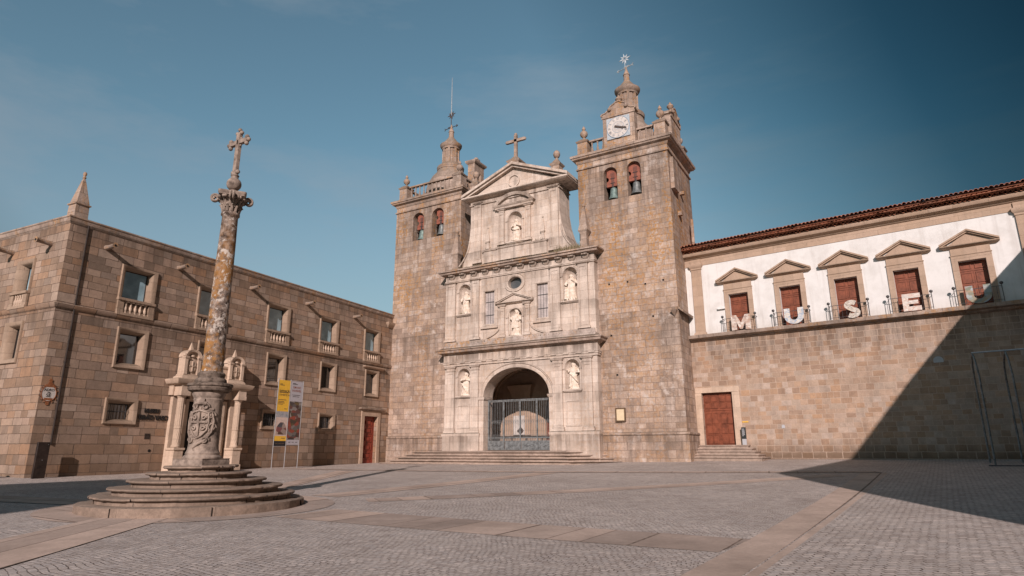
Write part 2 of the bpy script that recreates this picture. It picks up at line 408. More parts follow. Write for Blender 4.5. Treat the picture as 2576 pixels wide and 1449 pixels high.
def collage(name, cols, scale):
    mt, t, b = new_mat(name); N = NT(t)
    tc = N.n('TexCoord'); p = tc.outputs['Object']
    vo = N.n('TexVoronoi'); vo.inputs['Scale'].default_value = scale; N.link(N.scale(p, (1, 1, 1.6)), vo.inputs['Vector'])
    x = N.xyz(vo.outputs['Color'])[0]
    k = len(cols)
    col = N.ramp(x, [(i / (k - 1), c) for i, c in enumerate(cols)])
    n = N.noise(p, 22, 4, 0.8)
    col = N.mix(N.ramp(n, [(0.40, 0.28), (0.56, 0.0)]), col, (0.12, 0.10, 0.09))
    N.link(col, b.inputs['Base Color']); b.inputs['Roughness'].default_value = 0.5
    return mt
M['collageM'] = collage('brown_white_collage_print', [(0.7, 0.62, 0.55), (0.45, 0.28, 0.2), (0.75, 0.68, 0.6), (0.4, 0.3, 0.26), (0.62, 0.5, 0.42)], 6)
M['collageU'] = collage('blue_white_collage_print', [(0.72, 0.70, 0.66), (0.35, 0.42, 0.5), (0.68, 0.6, 0.5), (0.75, 0.74, 0.7)], 7)
M['collageS'] = collage('speckled_pale_print', [(0.68, 0.63, 0.56), (0.3, 0.26, 0.22), (0.72, 0.66, 0.58), (0.6, 0.45, 0.3)], 16)
M['collageE'] = collage('cream_map_print', [(0.72, 0.64, 0.56), (0.6, 0.42, 0.34), (0.75, 0.69, 0.62), (0.55, 0.5, 0.45)], 9)
M['collageV'] = collage('grey_landscape_print', [(0.42, 0.46, 0.48), (0.2, 0.22, 0.16), (0.4, 0.28, 0.18), (0.3, 0.34, 0.36)], 4)
M['painting1'] = collage('banner_scene_print', [(0.03, 0.02, 0.02), (0.30, 0.07, 0.06), (0.04, 0.045, 0.06), (0.45, 0.33, 0.27), (0.08, 0.035, 0.02)], 2.2)
M['painting2'] = collage('dark_red_painting_print', [(0.02, 0.013, 0.01), (0.28, 0.045, 0.02), (0.05, 0.04, 0.04), (0.30, 0.27, 0.25), (0.03, 0.02, 0.015), (0.12, 0.08, 0.03)], 3.2)
M['panelsky'] = plain('banner_sky_print', (0.36, 0.33, 0.33), 0.7, var=0.1, scale=4, c2=(0.16, 0.2, 0.22))
M['panelpink'] = plain('banner_pale_print', (0.55, 0.43, 0.37), 0.7, var=0.08, scale=5)

# ------------------------------------------------------------------ mesh helpers
class MB:
    def __init__(s): s.v = []; s.f = []
    def add(s, vs, fs):
        o = len(s.v); s.v += [tuple(p) for p in vs]; s.f += [tuple(i + o for i in f) for f in fs]
    def box(s, x0, x1, y0, y1, z0, z1):
        s.add([(x0, y0, z0), (x1, y0, z0), (x1, y1, z0), (x0, y1, z0), (x0, y0, z1), (x1, y0, z1), (x1, y1, z1), (x0, y1, z1)],
              [(0, 3, 2, 1), (4, 5, 6, 7), (0, 1, 5, 4), (1, 2, 6, 5), (2, 3, 7, 6), (3, 0, 4, 7)])
    def prism(s, poly, y0, y1):          # poly in (x,z), counter-clockwise seen from -y
        n = len(poly)
        vs = [(x, y0, z) for x, z in poly] + [(x, y1, z) for x, z in poly]
        tri = tessellate_polygon([[Vector((x, z, 0)) for x, z in poly]])
        fs = [tuple(t) for t in tri] + [tuple(i + n for i in reversed(t)) for t in tri]
        fs += [(i, (i + 1) % n, (i + 1) % n + n, i + n) for i in range(n)]
        s.add(vs, fs)
    def rect_sweep(s, x0, x1, y0, y1, prof, cap=True):   # prof: (out, z) bottom to top
        k = len(prof); vs = []
        for o, z in prof:
            vs += [(x0 - o, y0 - o, z), (x1 + o, y0 - o, z), (x1 + o, y1 + o, z), (x0 - o, y1 + o, z)]
        fs = []
        for i in range(k - 1):
            for j in range(4):
                a, b = i * 4 + j, i * 4 + (j + 1) % 4
                fs.append((a, b, b + 4, a + 4))
        if cap: fs += [(3, 2, 1, 0), tuple((k - 1) * 4 + j for j in range(4))]
        s.add(vs, fs)
    def lathe(s, cx, cy, prof, n=20, sx=1.0, sy=1.0, z0=0.0, rot=0.0):   # prof (r,z)
        vs = []
        for r, z in prof:
            for j in range(n):
                a = 2 * pi * j / n + rot
                vs.append((cx + r * cos(a) * sx, cy + r * sin(a) * sy, z + z0))
        fs = []
        for i in range(len(prof) - 1):
            for j in range(n):
                a, b = i * n + j, i * n + (j + 1) % n
                fs.append((a, b, b + n, a + n))
        fs.append(tuple(reversed(range(n)))); fs.append(tuple(range((len(prof) - 1) * n, len(prof) * n)))
        s.add(vs, fs)
    def sphere(s, c, r, n=14, m=9, sz=1.0):
        prof = [(max(1e-3, r * sin(pi * i / m)), -r * cos(pi * i / m) * sz) for i in range(m + 1)]
        s.lathe(c[0], c[1], prof, n, z0=c[2])
    def tube(s, pts, r, n=8):
        pts = [Vector(p) for p in pts]; k = len(pts)
        rs = r if isinstance(r, (list, tuple)) else [r] * k
        vs = []
        prev = None
        for i, p in enumerate(pts):
            d = (pts[min(i + 1, k - 1)] - pts[max(i - 1, 0)]).normalized()
            a = Vector((0, 0, 1)) if abs(d.z) < 0.9 else Vector((1, 0, 0))
            if prev is not None and abs(prev.dot(d)) < 0.95: a = prev
            e1 = (a - d * a.dot(d)).normalized(); e2 = d.cross(e1); prev = e1
            for j in range(n):
                t = 2 * pi * j / n
                vs.append(p + (e1 * cos(t) + e2 * sin(t)) * rs[i])
        fs = []
        for i in range(k - 1):
            for j in range(n):
                a, b = i * n + j, i * n + (j + 1) % n
                fs.append((a, b, b + n, a + n))
        fs += [tuple(reversed(range(n))), tuple(range((k - 1) * n, k * n))]
        s.add(vs, fs)
    def plate(s, outer, holes, y=0.0, depth=0.4):
        """front wall face at y with holes whose reveals run inward to y+depth; outer/holes are lists of (x,z)"""
        loops = [outer] + holes
        flat = [p for l in loops for p in l]
        tri = tessellate_polygon([[Vector((x, z, 0)) for x, z in l] for l in loops])
        o = len(s.v)
        s.v += [(x, y, z) for x, z in flat]
        for t in tri:
            a, b, c = (flat[i] for i in t)
            cr = (b[0] - a[0]) * (c[1] - a[1]) - (b[1] - a[1]) * (c[0] - a[0])
            t = t if cr > 0 else (t[0], t[2], t[1])
            s.f.append(tuple(i + o for i in t))
        for h in holes:
            n = len(h); vs = [(x, y, z) for x, z in h] + [(x, y + depth, z) for x, z in h]
            s.add(vs, [(i, i + n, (i + 1) % n + n, (i + 1) % n) for i in range(n)])
    def xform(s, mat, start=0):
        for i in range(start, len(s.v)): s.v[i] = tuple(mat @ Vector(s.v[i]))

def rect(x0, x1, z0, z1): return [(x0, z0), (x1, z0), (x1, z1), (x0, z1)]
def arch(xc, w, z0, zs, rise=None, n=16):
    rise = w if rise is None else rise
    p = [(xc - w, z0), (xc + w, z0)]
    p += [(xc + w * cos(pi * i / n), zs + rise * sin(pi * i / n)) for i in range(n + 1)]
    return p
def oval(xc, zc, rx, rz, n=28): return [(xc + rx * cos(2 * pi * i / n), zc + rz * sin(2 * pi * i / n)) for i in range(n)]

def build(name, mb, mat, parent=None, loc=None, rotz=None, smooth=35, bevel=0.0):
    me = bpy.data.meshes.new(name)
    me.from_pydata(mb.v, [], mb.f)
    me.materials.append(M[mat] if isinstance(mat, str) else mat)
    import bmesh
    bm = bmesh.new(); bm.from_mesh(me)
    bmesh.ops.remove_doubles(bm, verts=bm.verts, dist=1e-5)
    bmesh.ops.recalc_face_normals(bm, faces=bm.faces) if not getattr(mb, 'keep', False) else None
    bm.to_mesh(me); bm.free()
    if smooth:
        me.polygons.foreach_set('use_smooth', [True] * len(me.polygons))
        me.set_sharp_from_angle(angle=radians(smooth))
    o = bpy.data.objects.new(name, me)
    COL.objects.link(o)
    if parent is not None: o.parent = parent
    if loc is not None: o.location = loc
    if rotz is not None: o.rotation_euler = (0, 0, rotz)
    if bevel:
        bv = o.modifiers.new('bevel', 'BEVEL'); bv.width = bevel; bv.segments = 2; bv.limit_method = 'ANGLE'
    return o
def tag(o, label=None, cat=None, group=None, kind=None):
    if label: o['label'] = label
    if cat: o['category'] = cat
    if group: o['group'] = group
    if kind: o['kind'] = kind
    return o
def empty(name, loc, rotz=0.0):
    o = bpy.data.objects.new(name, None); COL.objects.link(o)
    o.location = loc; o.rotation_euler = (0, 0, rotz); o.empty_display_size = 0.3
    return o
def copy_tree(o, parent=None):
    c = o.copy(); COL.objects.link(c)
    if parent is not None: c.parent = parent
    for ch in list(o.children): copy_tree(ch, c)
    return c
def text(name, body, size, mat, parent, mat4, extrude=0.01, bold=0.0, align='CENTER', sx=1.0):
    cu = bpy.data.curves.new(name, 'FONT'); cu.body = body; cu.size = size; cu.extrude = extrude
    cu.offset = bold; cu.align_x = align; cu.align_y = 'CENTER'
    tmp = bpy.data.objects.new('tmp', cu); COL.objects.link(tmp)
    dg = bpy.context.evaluated_depsgraph_get()
    me = bpy.data.meshes.new_from_object(tmp.evaluated_get(dg))
    bpy.data.objects.remove(tmp)
    me.materials.clear(); me.materials.append(M[mat])
    # text plane (x,y) -> wall plane (x,z), facing -y
    R = Matrix(((sx, 0, 0, 0), (0, 0, -1, 0), (0, 1, 0, 0), (0, 0, 0, 1)))
    me.transform(mat4 @ R)
    o = bpy.data.objects.new(name, me); COL.objects.link(o)
    if parent is not None: o.parent = parent
    return o
def T(x, y, z): return Matrix.Translation((x, y, z))

# ------------------------------------------------------------------ ground
GC = [-0.02637434679393001, 0.006561978709256355, 0.002117450543010229, 0.0007375438333805538, -0.0003566964137918828, 0.0006404154498683495, -1.787595453867346e-05, 1.1778796458706761e-05]
def gz(x, y):
    x = max(-38, min(12, x)); y = max(-4, min(42, y))
    return sum(c * b for c, b in zip(GC, (1, x, y, x * x, x * y, y * y, x * x * y, x * y * y)))

def setts():
    mt, t, b = new_mat('granite_setts'); N = NT(t)
    tc = N.n('TexCoord'); p = tc.outputs['Object']; x, y, z = N.xyz(p)
    # left of the straight slab band: small setts in waving rows; right of it: larger setts
    edge = N.m('SUBTRACT', x, N.m('ADD', N.m('MULTIPLY', y, 0.053), -2.2))
    right = N.m('GREATER_THAN', edge, 0.0)
    wx = N.noise(p, 0.33, 2, 0.4); wy = N.noise(N.scale(p, (1.0, 1.0, 1.0)), 0.9, 1)
    amp = N.ramp(x, [(0.0, 1.0), (1.0, 1.0)])
    nearleft = N.ramp(N.m('DIVIDE', N.m('MULTIPLY', x, -1.0), 14.0), [(0.25, 0.05), (0.8, 0.7)])
    fan = N.m('MULTIPLY', N.m('SINE', N.m('ADD', N.m('MULTIPLY', x, 2.6), N.m('MULTIPLY', wx, 4.0))), 0.05)
    yy = N.m('ADD', N.m('ADD', y, N.m('MULTIPLY', N.m('SUBTRACT', wx, 0.5), 0.8)), N.m('MULTIPLY', fan, nearleft))
    xx = N.m('ADD', x, N.m('MULTIPLY', N.m('SUBTRACT', wy, 0.5), 0.35))
    def bricks(u, v, w, h, ms):
        bt = N.n('TexBrick'); bt.offset = 0.5
        N.link(N.vec(u, v), bt.inputs['Vector'])
        for k, c in (('Color1', 0), ('Color2', 1), ('Mortar', 0.3)): bt.inputs[k].default_value = (c, c, c, 1)
        bt.inputs['Scale'].default_value = 1; bt.inputs['Mortar Size'].default_value = ms; bt.inputs['Mortar Smooth'].default_value = 0.6
        bt.inputs['Brick Width'].default_value = w; bt.inputs['Row Height'].default_value = h
        return bt
    # local wobble of every stone edge
    jn = N.n('TexNoise'); jn.inputs['Scale'].default_value = 7.0; jn.inputs['Detail'].default_value = 2; N.link(p, jn.inputs['Vector'])
    jc = N.xyz(jn.outputs['Color'])
    ju = N.m('MULTIPLY', N.m('SUBTRACT', jc[0], 0.5), 0.07); jv = N.m('MULTIPLY', N.m('SUBTRACT', jc[1], 0.5), 0.06)
    a = bricks(N.m('ADD', xx, ju), N.m('ADD', yy, jv), 0.115, 0.10, 0.011)
    c45, s45 = cos(0.55), sin(0.55)
    xr = N.m('ADD', N.m('MULTIPLY', x, c45), N.m('MULTIPLY', y, s45)); yr = N.m('SUBTRACT', N.m('MULTIPLY', y, c45), N.m('MULTIPLY', x, s45))
    b2 = bricks(N.m('ADD', xr, N.m('MULTIPLY', ju, 1.6)), N.m('ADD', yr, N.m('MULTIPLY', jv, 1.6)), 0.17, 0.12, 0.013)
    fac = N.mix(right, a.outputs['Fac'], b2.outputs['Fac'])
    cv = N.mix(right, a.outputs['Color'], b2.outputs['Color'])
    col = N.ramp(cv, [(0.0, (0.41, 0.35, 0.315)), (0.35, (0.58, 0.505, 0.45)), (0.7, (0.50, 0.45, 0.42)), (1.0, (0.70, 0.605, 0.54))])
    g = N.noise(p, 26, 4, 0.7); big = N.noise(p, 0.35, 5, 0.6)
    col = N.mix(N.ramp(g, [(0.35, 0.35), (0.6, 0.0)]), col, (0.15, 0.125, 0.11))
    col = N.mix(N.ramp(big, [(0.4, 0.0), (0.75, 0.4)]), col, (0.20, 0.16, 0.135))
    thin = N.ramp(N.noise(p, 2.2, 3, 0.6), [(0.35, 0.35), (0.6, 1.0)])
    col = N.mix(N.m('MULTIPLY', fac, N.m('MULTIPLY', thin, 0.95)), col, (0.10, 0.072, 0.056))
    N.link(col, b.inputs['Base Color']); b.inputs['Roughness'].default_value = 0.75
    b.inputs['Specular IOR Level'].default_value = 0.3
    h = N.m('SUBTRACT', N.m('MULTIPLY', cv, 0.3), fac)
    n1 = N.bump(h, 0.7, 0.010)
    N.link(N.bump(g, 0.3, 0.006, n1), b.inputs['Normal'])
    return mt
M['setts'] = setts()
M['slab'] = masonry('granite_paving_slab', 1.05, 4.0,
    [(0.46, 0.35, 0.285), (0.37, 0.295, 0.25), (0.53, 0.405, 0.33), (0.42, 0.33, 0.275)],
    mortar=(0.10, 0.07, 0.05), msize=0.024, stain=0.5, streak=0.1, mixm=0.9, var=0.14, topdark=0.0, bumps=0.5, blotch=0.2, soft=0.0, voff=2.0, seed=0.3)

g = MB()
xs = [-400, -200, -100, -60] + [-45 + 0.75 * i for i in range(81)] + [30, 60, 120, 400]
ys = [-400, -150, -60, -30, -12] + [-6 + 0.75 * i for i in range(69)] + [60, 120, 400]
for yv in ys:
    for xv in xs: g.v.append((xv, yv, gz(xv, yv)))
W_ = len(xs)
for j in range(len(ys) - 1):
    for i in range(W_ - 1):
        a = j * W_ + i
        g.f.append((a, a + 1, a + W_ + 1, a + W_))
g.keep = True
tag(build('ground', g, 'setts', smooth=180), 'cobbled granite plaza ground of small setts', kind='structure')

def band(name, quad, lift, nu=40, nv=4, width_div=None, mat='slab'):
    """quad: start-left, start-right, end-right, end-left in world xy"""
    A, B_, C_, D_ = [Vector(q) for q in quad]
    d = (D_ - A).normalized(); ang = atan2(d.y, d.x)
    o = Vector((A.x, A.y, 0)); R = Matrix.Rotation(-ang, 4, 'Z')
    mb = MB(); mb.keep = True
    for i in range(nu + 1):
        s_ = i / nu
        for j in range(nv + 1):
            t_ = j / nv
            q = (A * (1 - t_) + B_ * t_) * (1 - s_) + (D_ * (1 - t_) + C_ * t_) * s_
            l = R @ (Vector((q.x, q.y, 0)) - o)
            mb.v.append((l.x, l.y, gz(q.x, q.y) + lift))
    for i in range(nu):
        for j in range(nv):
            a = i * (nv + 1) + j
            mb.f.append((a, a + nv + 1, a + nv + 2, a + 1))
    me = build(name, mb, mat, loc=(o.x, o.y, 0), rotz=ang, smooth=180)
    me.data.flip_normals() if me.data.polygons[0].normal.z < 0 else None
    return tag(me, kind='structure')
band('paving_band', [(-2.75, 5), (-2.1, 5), (-0.35, 31), (-1.15, 31)], 0.004, 60)
band('paving_kerb', [(-2.07, 5), (-1.93, 5), (-0.19, 31), (-0.33, 31)], 0.003, 60, 1, mat='slab')
band('paving_band', [(-12.6, 12.5), (-12.6, 10.6), (-2.50, 10.6), (-2.28, 12.15)], 0.006, 40)
band('paving_band', [(-13.9, 15.0), (-13.1, 14.3), (-1.5, 29.3), (-2.4, 29.9)], 0.008, 60)
band('paving_band', [(-16.2, 15.0), (-15.0, 15.0), (-14.1, 28.5), (-15.3, 28.5)], 0.010, 40)
band('paving_band', [(-19.6, 15.6), (-18.8, 15.9), (-25.3, 26.5), (-26.4, 26.2)], 0.012, 40)
band('paving_band', [(-15.8, 8.3), (-14.7, 9.5), (-9.2, 2.4), (-11.6, 2.4)], 0.014, 40)
band('paving_band', [(-19.0, 9.6), (-19.0, 10.9), (-30, 8.0), (-30, 6.4)], 0.016, 30)
band('paving_band', [(-31.0, 26.2), (-31.0, 27.0), (-0.5, 31.9), (-0.4, 31.1)], 0.018, 60)
CX0, CY0 = -16.35, 11.13
def ring(name, r0, r1, lift):
    mb = MB(); mb.keep = True; n = 64
    for k in range(4):
        r = r0 + (r1 - r0) * k / 3
        for i in range(n):
            a = 2 * pi * i / n; x, y = CX0 + r * cos(a), CY0 + r * sin(a)
            mb.v.append((x - CX0, y - CY0, gz(x, y) + lift))
    for k in range(3):
        for i in range(n):
            a, b = k * n + i, k * n + (i + 1) % n
            mb.f.append((a, a + n, b + n, b))
    tag(build(name, mb, 'slab', loc=(CX0, CY0, 0), smooth=180), kind='structure')
ring('paving_ring', 2.3, 3.6, 0.010)

# ------------------------------------------------------------------ shared ornaments
BAL = [(0.075, 0), (0.075, 0.06), (0.045, 0.09), (0.06, 0.16), (0.085, 0.27), (0.07, 0.40), (0.04, 0.52), (0.05, 0.58), (0.035, 0.64), (0.05, 0.72), (0.07, 0.80), (0.07, 0.86)]
def balprof(h, w=1.0): return [(r * w, z / 0.86 * h) for r, z in BAL]
def finial_prof(h):     # urn ball with small ball on top
    return [(r * h, z * h) for r, z in [(0.20, 0), (0.18, 0.05), (0.07, 0.14), (0.06, 0.22), (0.10, 0.26), (0.20, 0.36), (0.235, 0.48), (0.20, 0.60), (0.10, 0.68), (0.07, 0.71), (0.10, 0.76), (0.11, 0.82), (0.07, 0.90), (0.02, 1.0)]]

STATUE_CACHE = {}
def statue(kind):
    """draped standing figure, 1.75 m tall, facing -y, one continuous surface"""
    if kind in STATUE_CACHE: return STATUE_CACHE[kind]
    mb = MB()
    rnd = random.Random(kind)
    lean = rnd.uniform(-0.06, 0.06); ph = rnd.uniform(0, 6)
    n = 36
    prof = [(0.0, 0.27, 0.20), (0.06, 0.27, 0.20), (0.35, 0.235, 0.175), (0.70, 0.225, 0.165), (0.92, 0.215, 0.155), (1.05, 0.185, 0.135),
            (1.22, 0.215, 0.15), (1.36, 0.225, 0.14), (1.43, 0.18, 0.12), (1.47, 0.08, 0.075), (1.53, 0.06, 0.06)]
    vs = []
    for z, rx, ry in prof:
        fold = max(0.0, 1 - z / 1.1) * 0.10 + 0.02
        for j in range(n):
            a = 2 * pi * j / n
            f = 1 + fold * sin(9 * a + ph + 1.5 * z) + fold * 0.5 * sin(5 * a - ph * 2)
            vs.append((rx * cos(a) * f + lean * sin(z * 2.2), ry * sin(a) * f, z + 0.10))
    fs = []
    for i in range(len(prof) - 1):
        for j in range(n):
            a, b = i * n + j, i * n + (j + 1) % n
            fs.append((a, b, b + n, a + n))
    fs += [tuple(reversed(range(n))), tuple(range((len(prof) - 1) * n, len(prof) * n))]
    mb.add(vs, fs)
    hx = lean * 0.6
    mb.sphere((hx, -0.02, 1.72), 0.105, 16, 10, 1.28)                       # head
    mb.tube([(hx, -0.11, 1.74), (hx, -0.145, 1.70), (hx, -0.115, 1.68)], [0.012, 0.02, 0.015], 6)   # nose
    mb.tube([(hx - 0.05, 0.05, 1.80), (hx - 0.09, 0.05, 1.70), (hx - 0.08, 0.04, 1.58)], [0.05, 0.055, 0.04], 8)   # hair
    mb.tube([(hx + 0.05, 0.05, 1.80), (hx + 0.09, 0.05, 1.70), (hx + 0.08, 0.04, 1.58)], [0.05, 0.055, 0.04], 8)
    def arm(side, elbow, hand):
        sh = (0.21 * side, 0.0, 1.46)
        mb.tube([sh, elbow, hand], [0.075, 0.075, 0.045], 10)
        mb.sphere(hand, 0.045, 10, 6)
    if kind == 'virgin':
        arm(-1, (-0.30, -0.02, 1.18), (-0.10, -0.20, 1.24)); arm(1, (0.33, -0.05, 1.22), (0.14, -0.22, 1.30))
        mb.tube([(-0.22, -0.10, 1.05), (0.0, -0.19, 0.90), (0.25, -0.12, 0.95)], [0.06, 0.06, 0.05], 8)
        mb.lathe(0, 0, [(0.32, 0), (0.34, 0.08), (0.22, 0.14)], 12)
    elif kind == 'bishop':
        arm(-1, (-0.34, -0.04, 1.16), (-0.33, -0.14, 1.32)); arm(1, (0.28, -0.06, 1.14), (0.16, -0.20, 1.12))
        mb.box(0.08, 0.27, -0.24, -0.14, 1.02, 1.20)                            # book
        mb.tube([(-0.36, -0.14, 0.1), (-0.36, -0.14, 1.75), (-0.38, -0.14, 1.92), (-0.46, -0.14, 1.95), (-0.47, -0.14, 1.83), (-0.41, -0.14, 1.80)], 0.025, 6)
        mb.prism([(hx - 0.10, 1.78), (hx + 0.10, 1.78), (hx + 0.11, 1.90), (hx, 2.04), (hx - 0.11, 1.90)], -0.08, 0.05)   # mitre
        mb.prism([(-0.24, 0.55), (0.24, 0.55), (0.16, 1.40), (-0.16, 1.40)], -0.19, -0.14)
    elif kind == 'child':
        arm(-1, (-0.32, -0.06, 1.15), (-0.22, -0.20, 1.05)); arm(1, (0.30, -0.02, 1.2), (0.10, -0.20, 1.42))
        mb.lathe(-0.27, -0.14, [(0.11, 0.1), (0.10, 0.4), (0.085, 0.62), (0.11, 0.75), (0.04, 0.82)], 12)
        mb.sphere((-0.27, -0.15, 0.90), 0.075, 10, 8, 1.2)
        mb.tube([(0.26, -0.14, 0.1), (0.24, -0.14, 1.2)], 0.03, 6)
    elif kind == 'reader':
        arm(-1, (-0.31, -0.02, 1.18), (-0.05, -0.22, 1.22)); arm(1, (0.31, -0.04, 1.18), (0.10, -0.22, 1.25))
        mb.box(-0.10, 0.14, -0.29, -0.20, 1.20, 1.36)
        mb.tube([(0.20, -0.12, 0.2), (0.05, -0.20, 0.6), (-0.2, -0.14, 1.0)], [0.05, 0.045, 0.05], 8)
    elif kind == 'preacher':
        arm(-1, (-0.36, -0.04, 1.20), (-0.30, -0.20, 1.34)); arm(1, (0.32, -0.04, 1.16), (0.20, -0.18, 1.18))
        mb.tube([(-0.2, -0.13, 1.15), (0.1, -0.2, 0.8), (0.28, -0.1, 0.5)], [0.05, 0.06, 0.05], 8)
        mb.sphere((-0.16, -0.16, 0.22), 0.11, 10, 7)
    else:
        arm(-1, (-0.34, 0.0, 1.18), (-0.24, -0.18, 1.02)); arm(1, (0.27, -0.06, 1.15), (0.05, -0.22, 1.12))
        mb.tube([(0.15, -0.12, 1.25), (-0.1, -0.19, 0.8), (-0.25, -0.1, 0.4)], [0.06, 0.05, 0.04], 8)
    mb.tube([(hx, -0.09, 1.63), (hx, -0.10, 1.54)], [0.05, 0.02], 8)    # chin / beard
    mb.lathe(0, 0, [(0.33, 0.0), (0.34, 0.05), (0.30, 0.11)], 14, 1.0, 0.75)
    STATUE_CACHE[kind] = mb
    return mb
def place_statue(kind, x, y, z, h, label):
    o = build('statue', statue(kind), 'statue', loc=(x, y, z), smooth=60)
    o.scale = (h / 1.85 * 1.28, h / 1.85 * 1.15, h / 1.85)
    rm = o.modifiers.new('fuse', 'REMESH'); rm.mode = 'VOXEL'; rm.voxel_size = 0.022; rm.use_smooth_shade = True
    tag(o, label, 'statue', 'stone saints in the facade niches')
    return o

# ------------------------------------------------------------------ CATHEDRAL
cath = empty('cathedral', (0, 38, 0))
tag(cath, 'granite cathedral with twin bell towers and pale carved frontispiece', 'cathedral')

def make_tower(x0, x1, openings, depth, name='bell_tower'):
    mb = MB(); yf = 0.6; yb = yf + depth
    holes = [arch(xc, w, 18.42, zs - w, w) for xc, w, zs in openings]
    mb.plate(rect(x0, x1, 0, 22.0), holes, yf, 0.75)
    mb.add([(x0, yf, 0), (x0, yb, 0), (x0, yb, 22), (x0, yf, 22)], [(0, 1, 2, 3)])
    mb.add([(x1, yf, 0), (x1, yb, 0), (x1, yb, 22), (x1, yf, 22)], [(0, 3, 2, 1)])
    mb.add([(x0, yb, 0), (x1, yb, 0), (x1, yb, 22), (x0, yb, 22)], [(0, 1, 2, 3)])
    mb.add([(x0, yf, 22), (x1, yf, 22), (x1, yb, 22), (x0, yb, 22)], [(0, 1, 2, 3)])
    mb.keep = True
    t = build(name, mb, 'tower', cath, smooth=0)
    # belfry room: dark chamber behind the openings
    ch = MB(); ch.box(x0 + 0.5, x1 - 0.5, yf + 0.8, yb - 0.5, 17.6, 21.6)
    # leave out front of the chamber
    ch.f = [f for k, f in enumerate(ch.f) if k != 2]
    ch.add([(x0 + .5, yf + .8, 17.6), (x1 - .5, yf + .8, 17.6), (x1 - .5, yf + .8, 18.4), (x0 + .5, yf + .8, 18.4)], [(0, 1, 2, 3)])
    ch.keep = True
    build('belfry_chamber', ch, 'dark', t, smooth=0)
    pl_ = MB(); pl_.rect_sweep(x0, x1, yf, yb, [(0.14, -0.5), (0.14, 2.45), (0.20, 2.50), (0.18, 2.62), (0.0, 2.68)], cap=False)
    build('plinth', pl_, 'tower', t)
    co = MB()
    co.rect_sweep(x0, x1, yf, yb, [(0.0, 21.12), (0.09, 21.16), (0.09, 21.26), (0.03, 21.30)], cap=False)
    build('string_course', co, 'tower', t)
    co = MB()
    co.rect_sweep(x0, x1, yf, yb, [(0.0, 21.62), (0.05, 21.66), (0.10, 21.82), (0.30, 21.92), (0.34, 22.02), (0.40, 22.04), (0.42, 22.20), (0.36, 22.24), (0.10, 22.30)])
    build('cornice', co, 'trimdark', t)
    return t, yf, yb

def dome_lantern(t, cx, cy, dz=0.4):
    mb = MB()
    z = 22.3
    mb.lathe(cx, cy, [(2.30, 22.25), (2.30, 23.3), (2.15, 23.4), (2.10, 23.9), (1.92, 24.5), (1.62, 25.05), (1.25, 25.5), (0.98, 25.75 + dz)], 32)
    build('dome', mb, 'trimdark', t, smooth=50)
    mb = MB()
    mb.lathe(cx, cy, [(1.32, 25.35), (1.36, 25.62), (1.30, 25.72), (1.1, 25.84), (0.98, 25.98), (0.90, 26.08)], 32)
    for k in range(8):
        a = pi / 8 + k * pi / 4
        s0 = len(mb.v); mb.box(-0.11, 0.11, -0.06, 0.06, 25.5, 27.45)
        mb.xform(T(cx + 0.80 * cos(a), cy + 0.80 * sin(a), 0) @ Matrix.Rotation(a + pi / 2, 4, 'Z'), s0)
    mb.lathe(cx, cy, [(0.80, 25.5), (0.78, 27.45)], 8)
    mb.lathe(cx, cy, [(0.88, 27.42), (0.90, 27.55), (0.98, 27.62), (1.08, 27.78), (1.10, 27.90), (0.98, 27.98), (0.80, 28.10), (0.55, 28.38), (0.34, 28.62), (0.30, 28.70)], 32)
    mb.lathe(cx, cy, [(0.26, 28.65), (0.25, 29.2), (0.30, 29.25), (0.24, 29.38), (0.12, 29.65), (0.08, 29.95), (0.05, 30.0)], 16)
    mb.xform(T(cx, cy, dz) @ Matrix.Diagonal((0.9, 0.9, 1, 1)) @ T(-cx, -cy, 0))
    build('lantern', mb, 'trimdark', t, smooth=35)

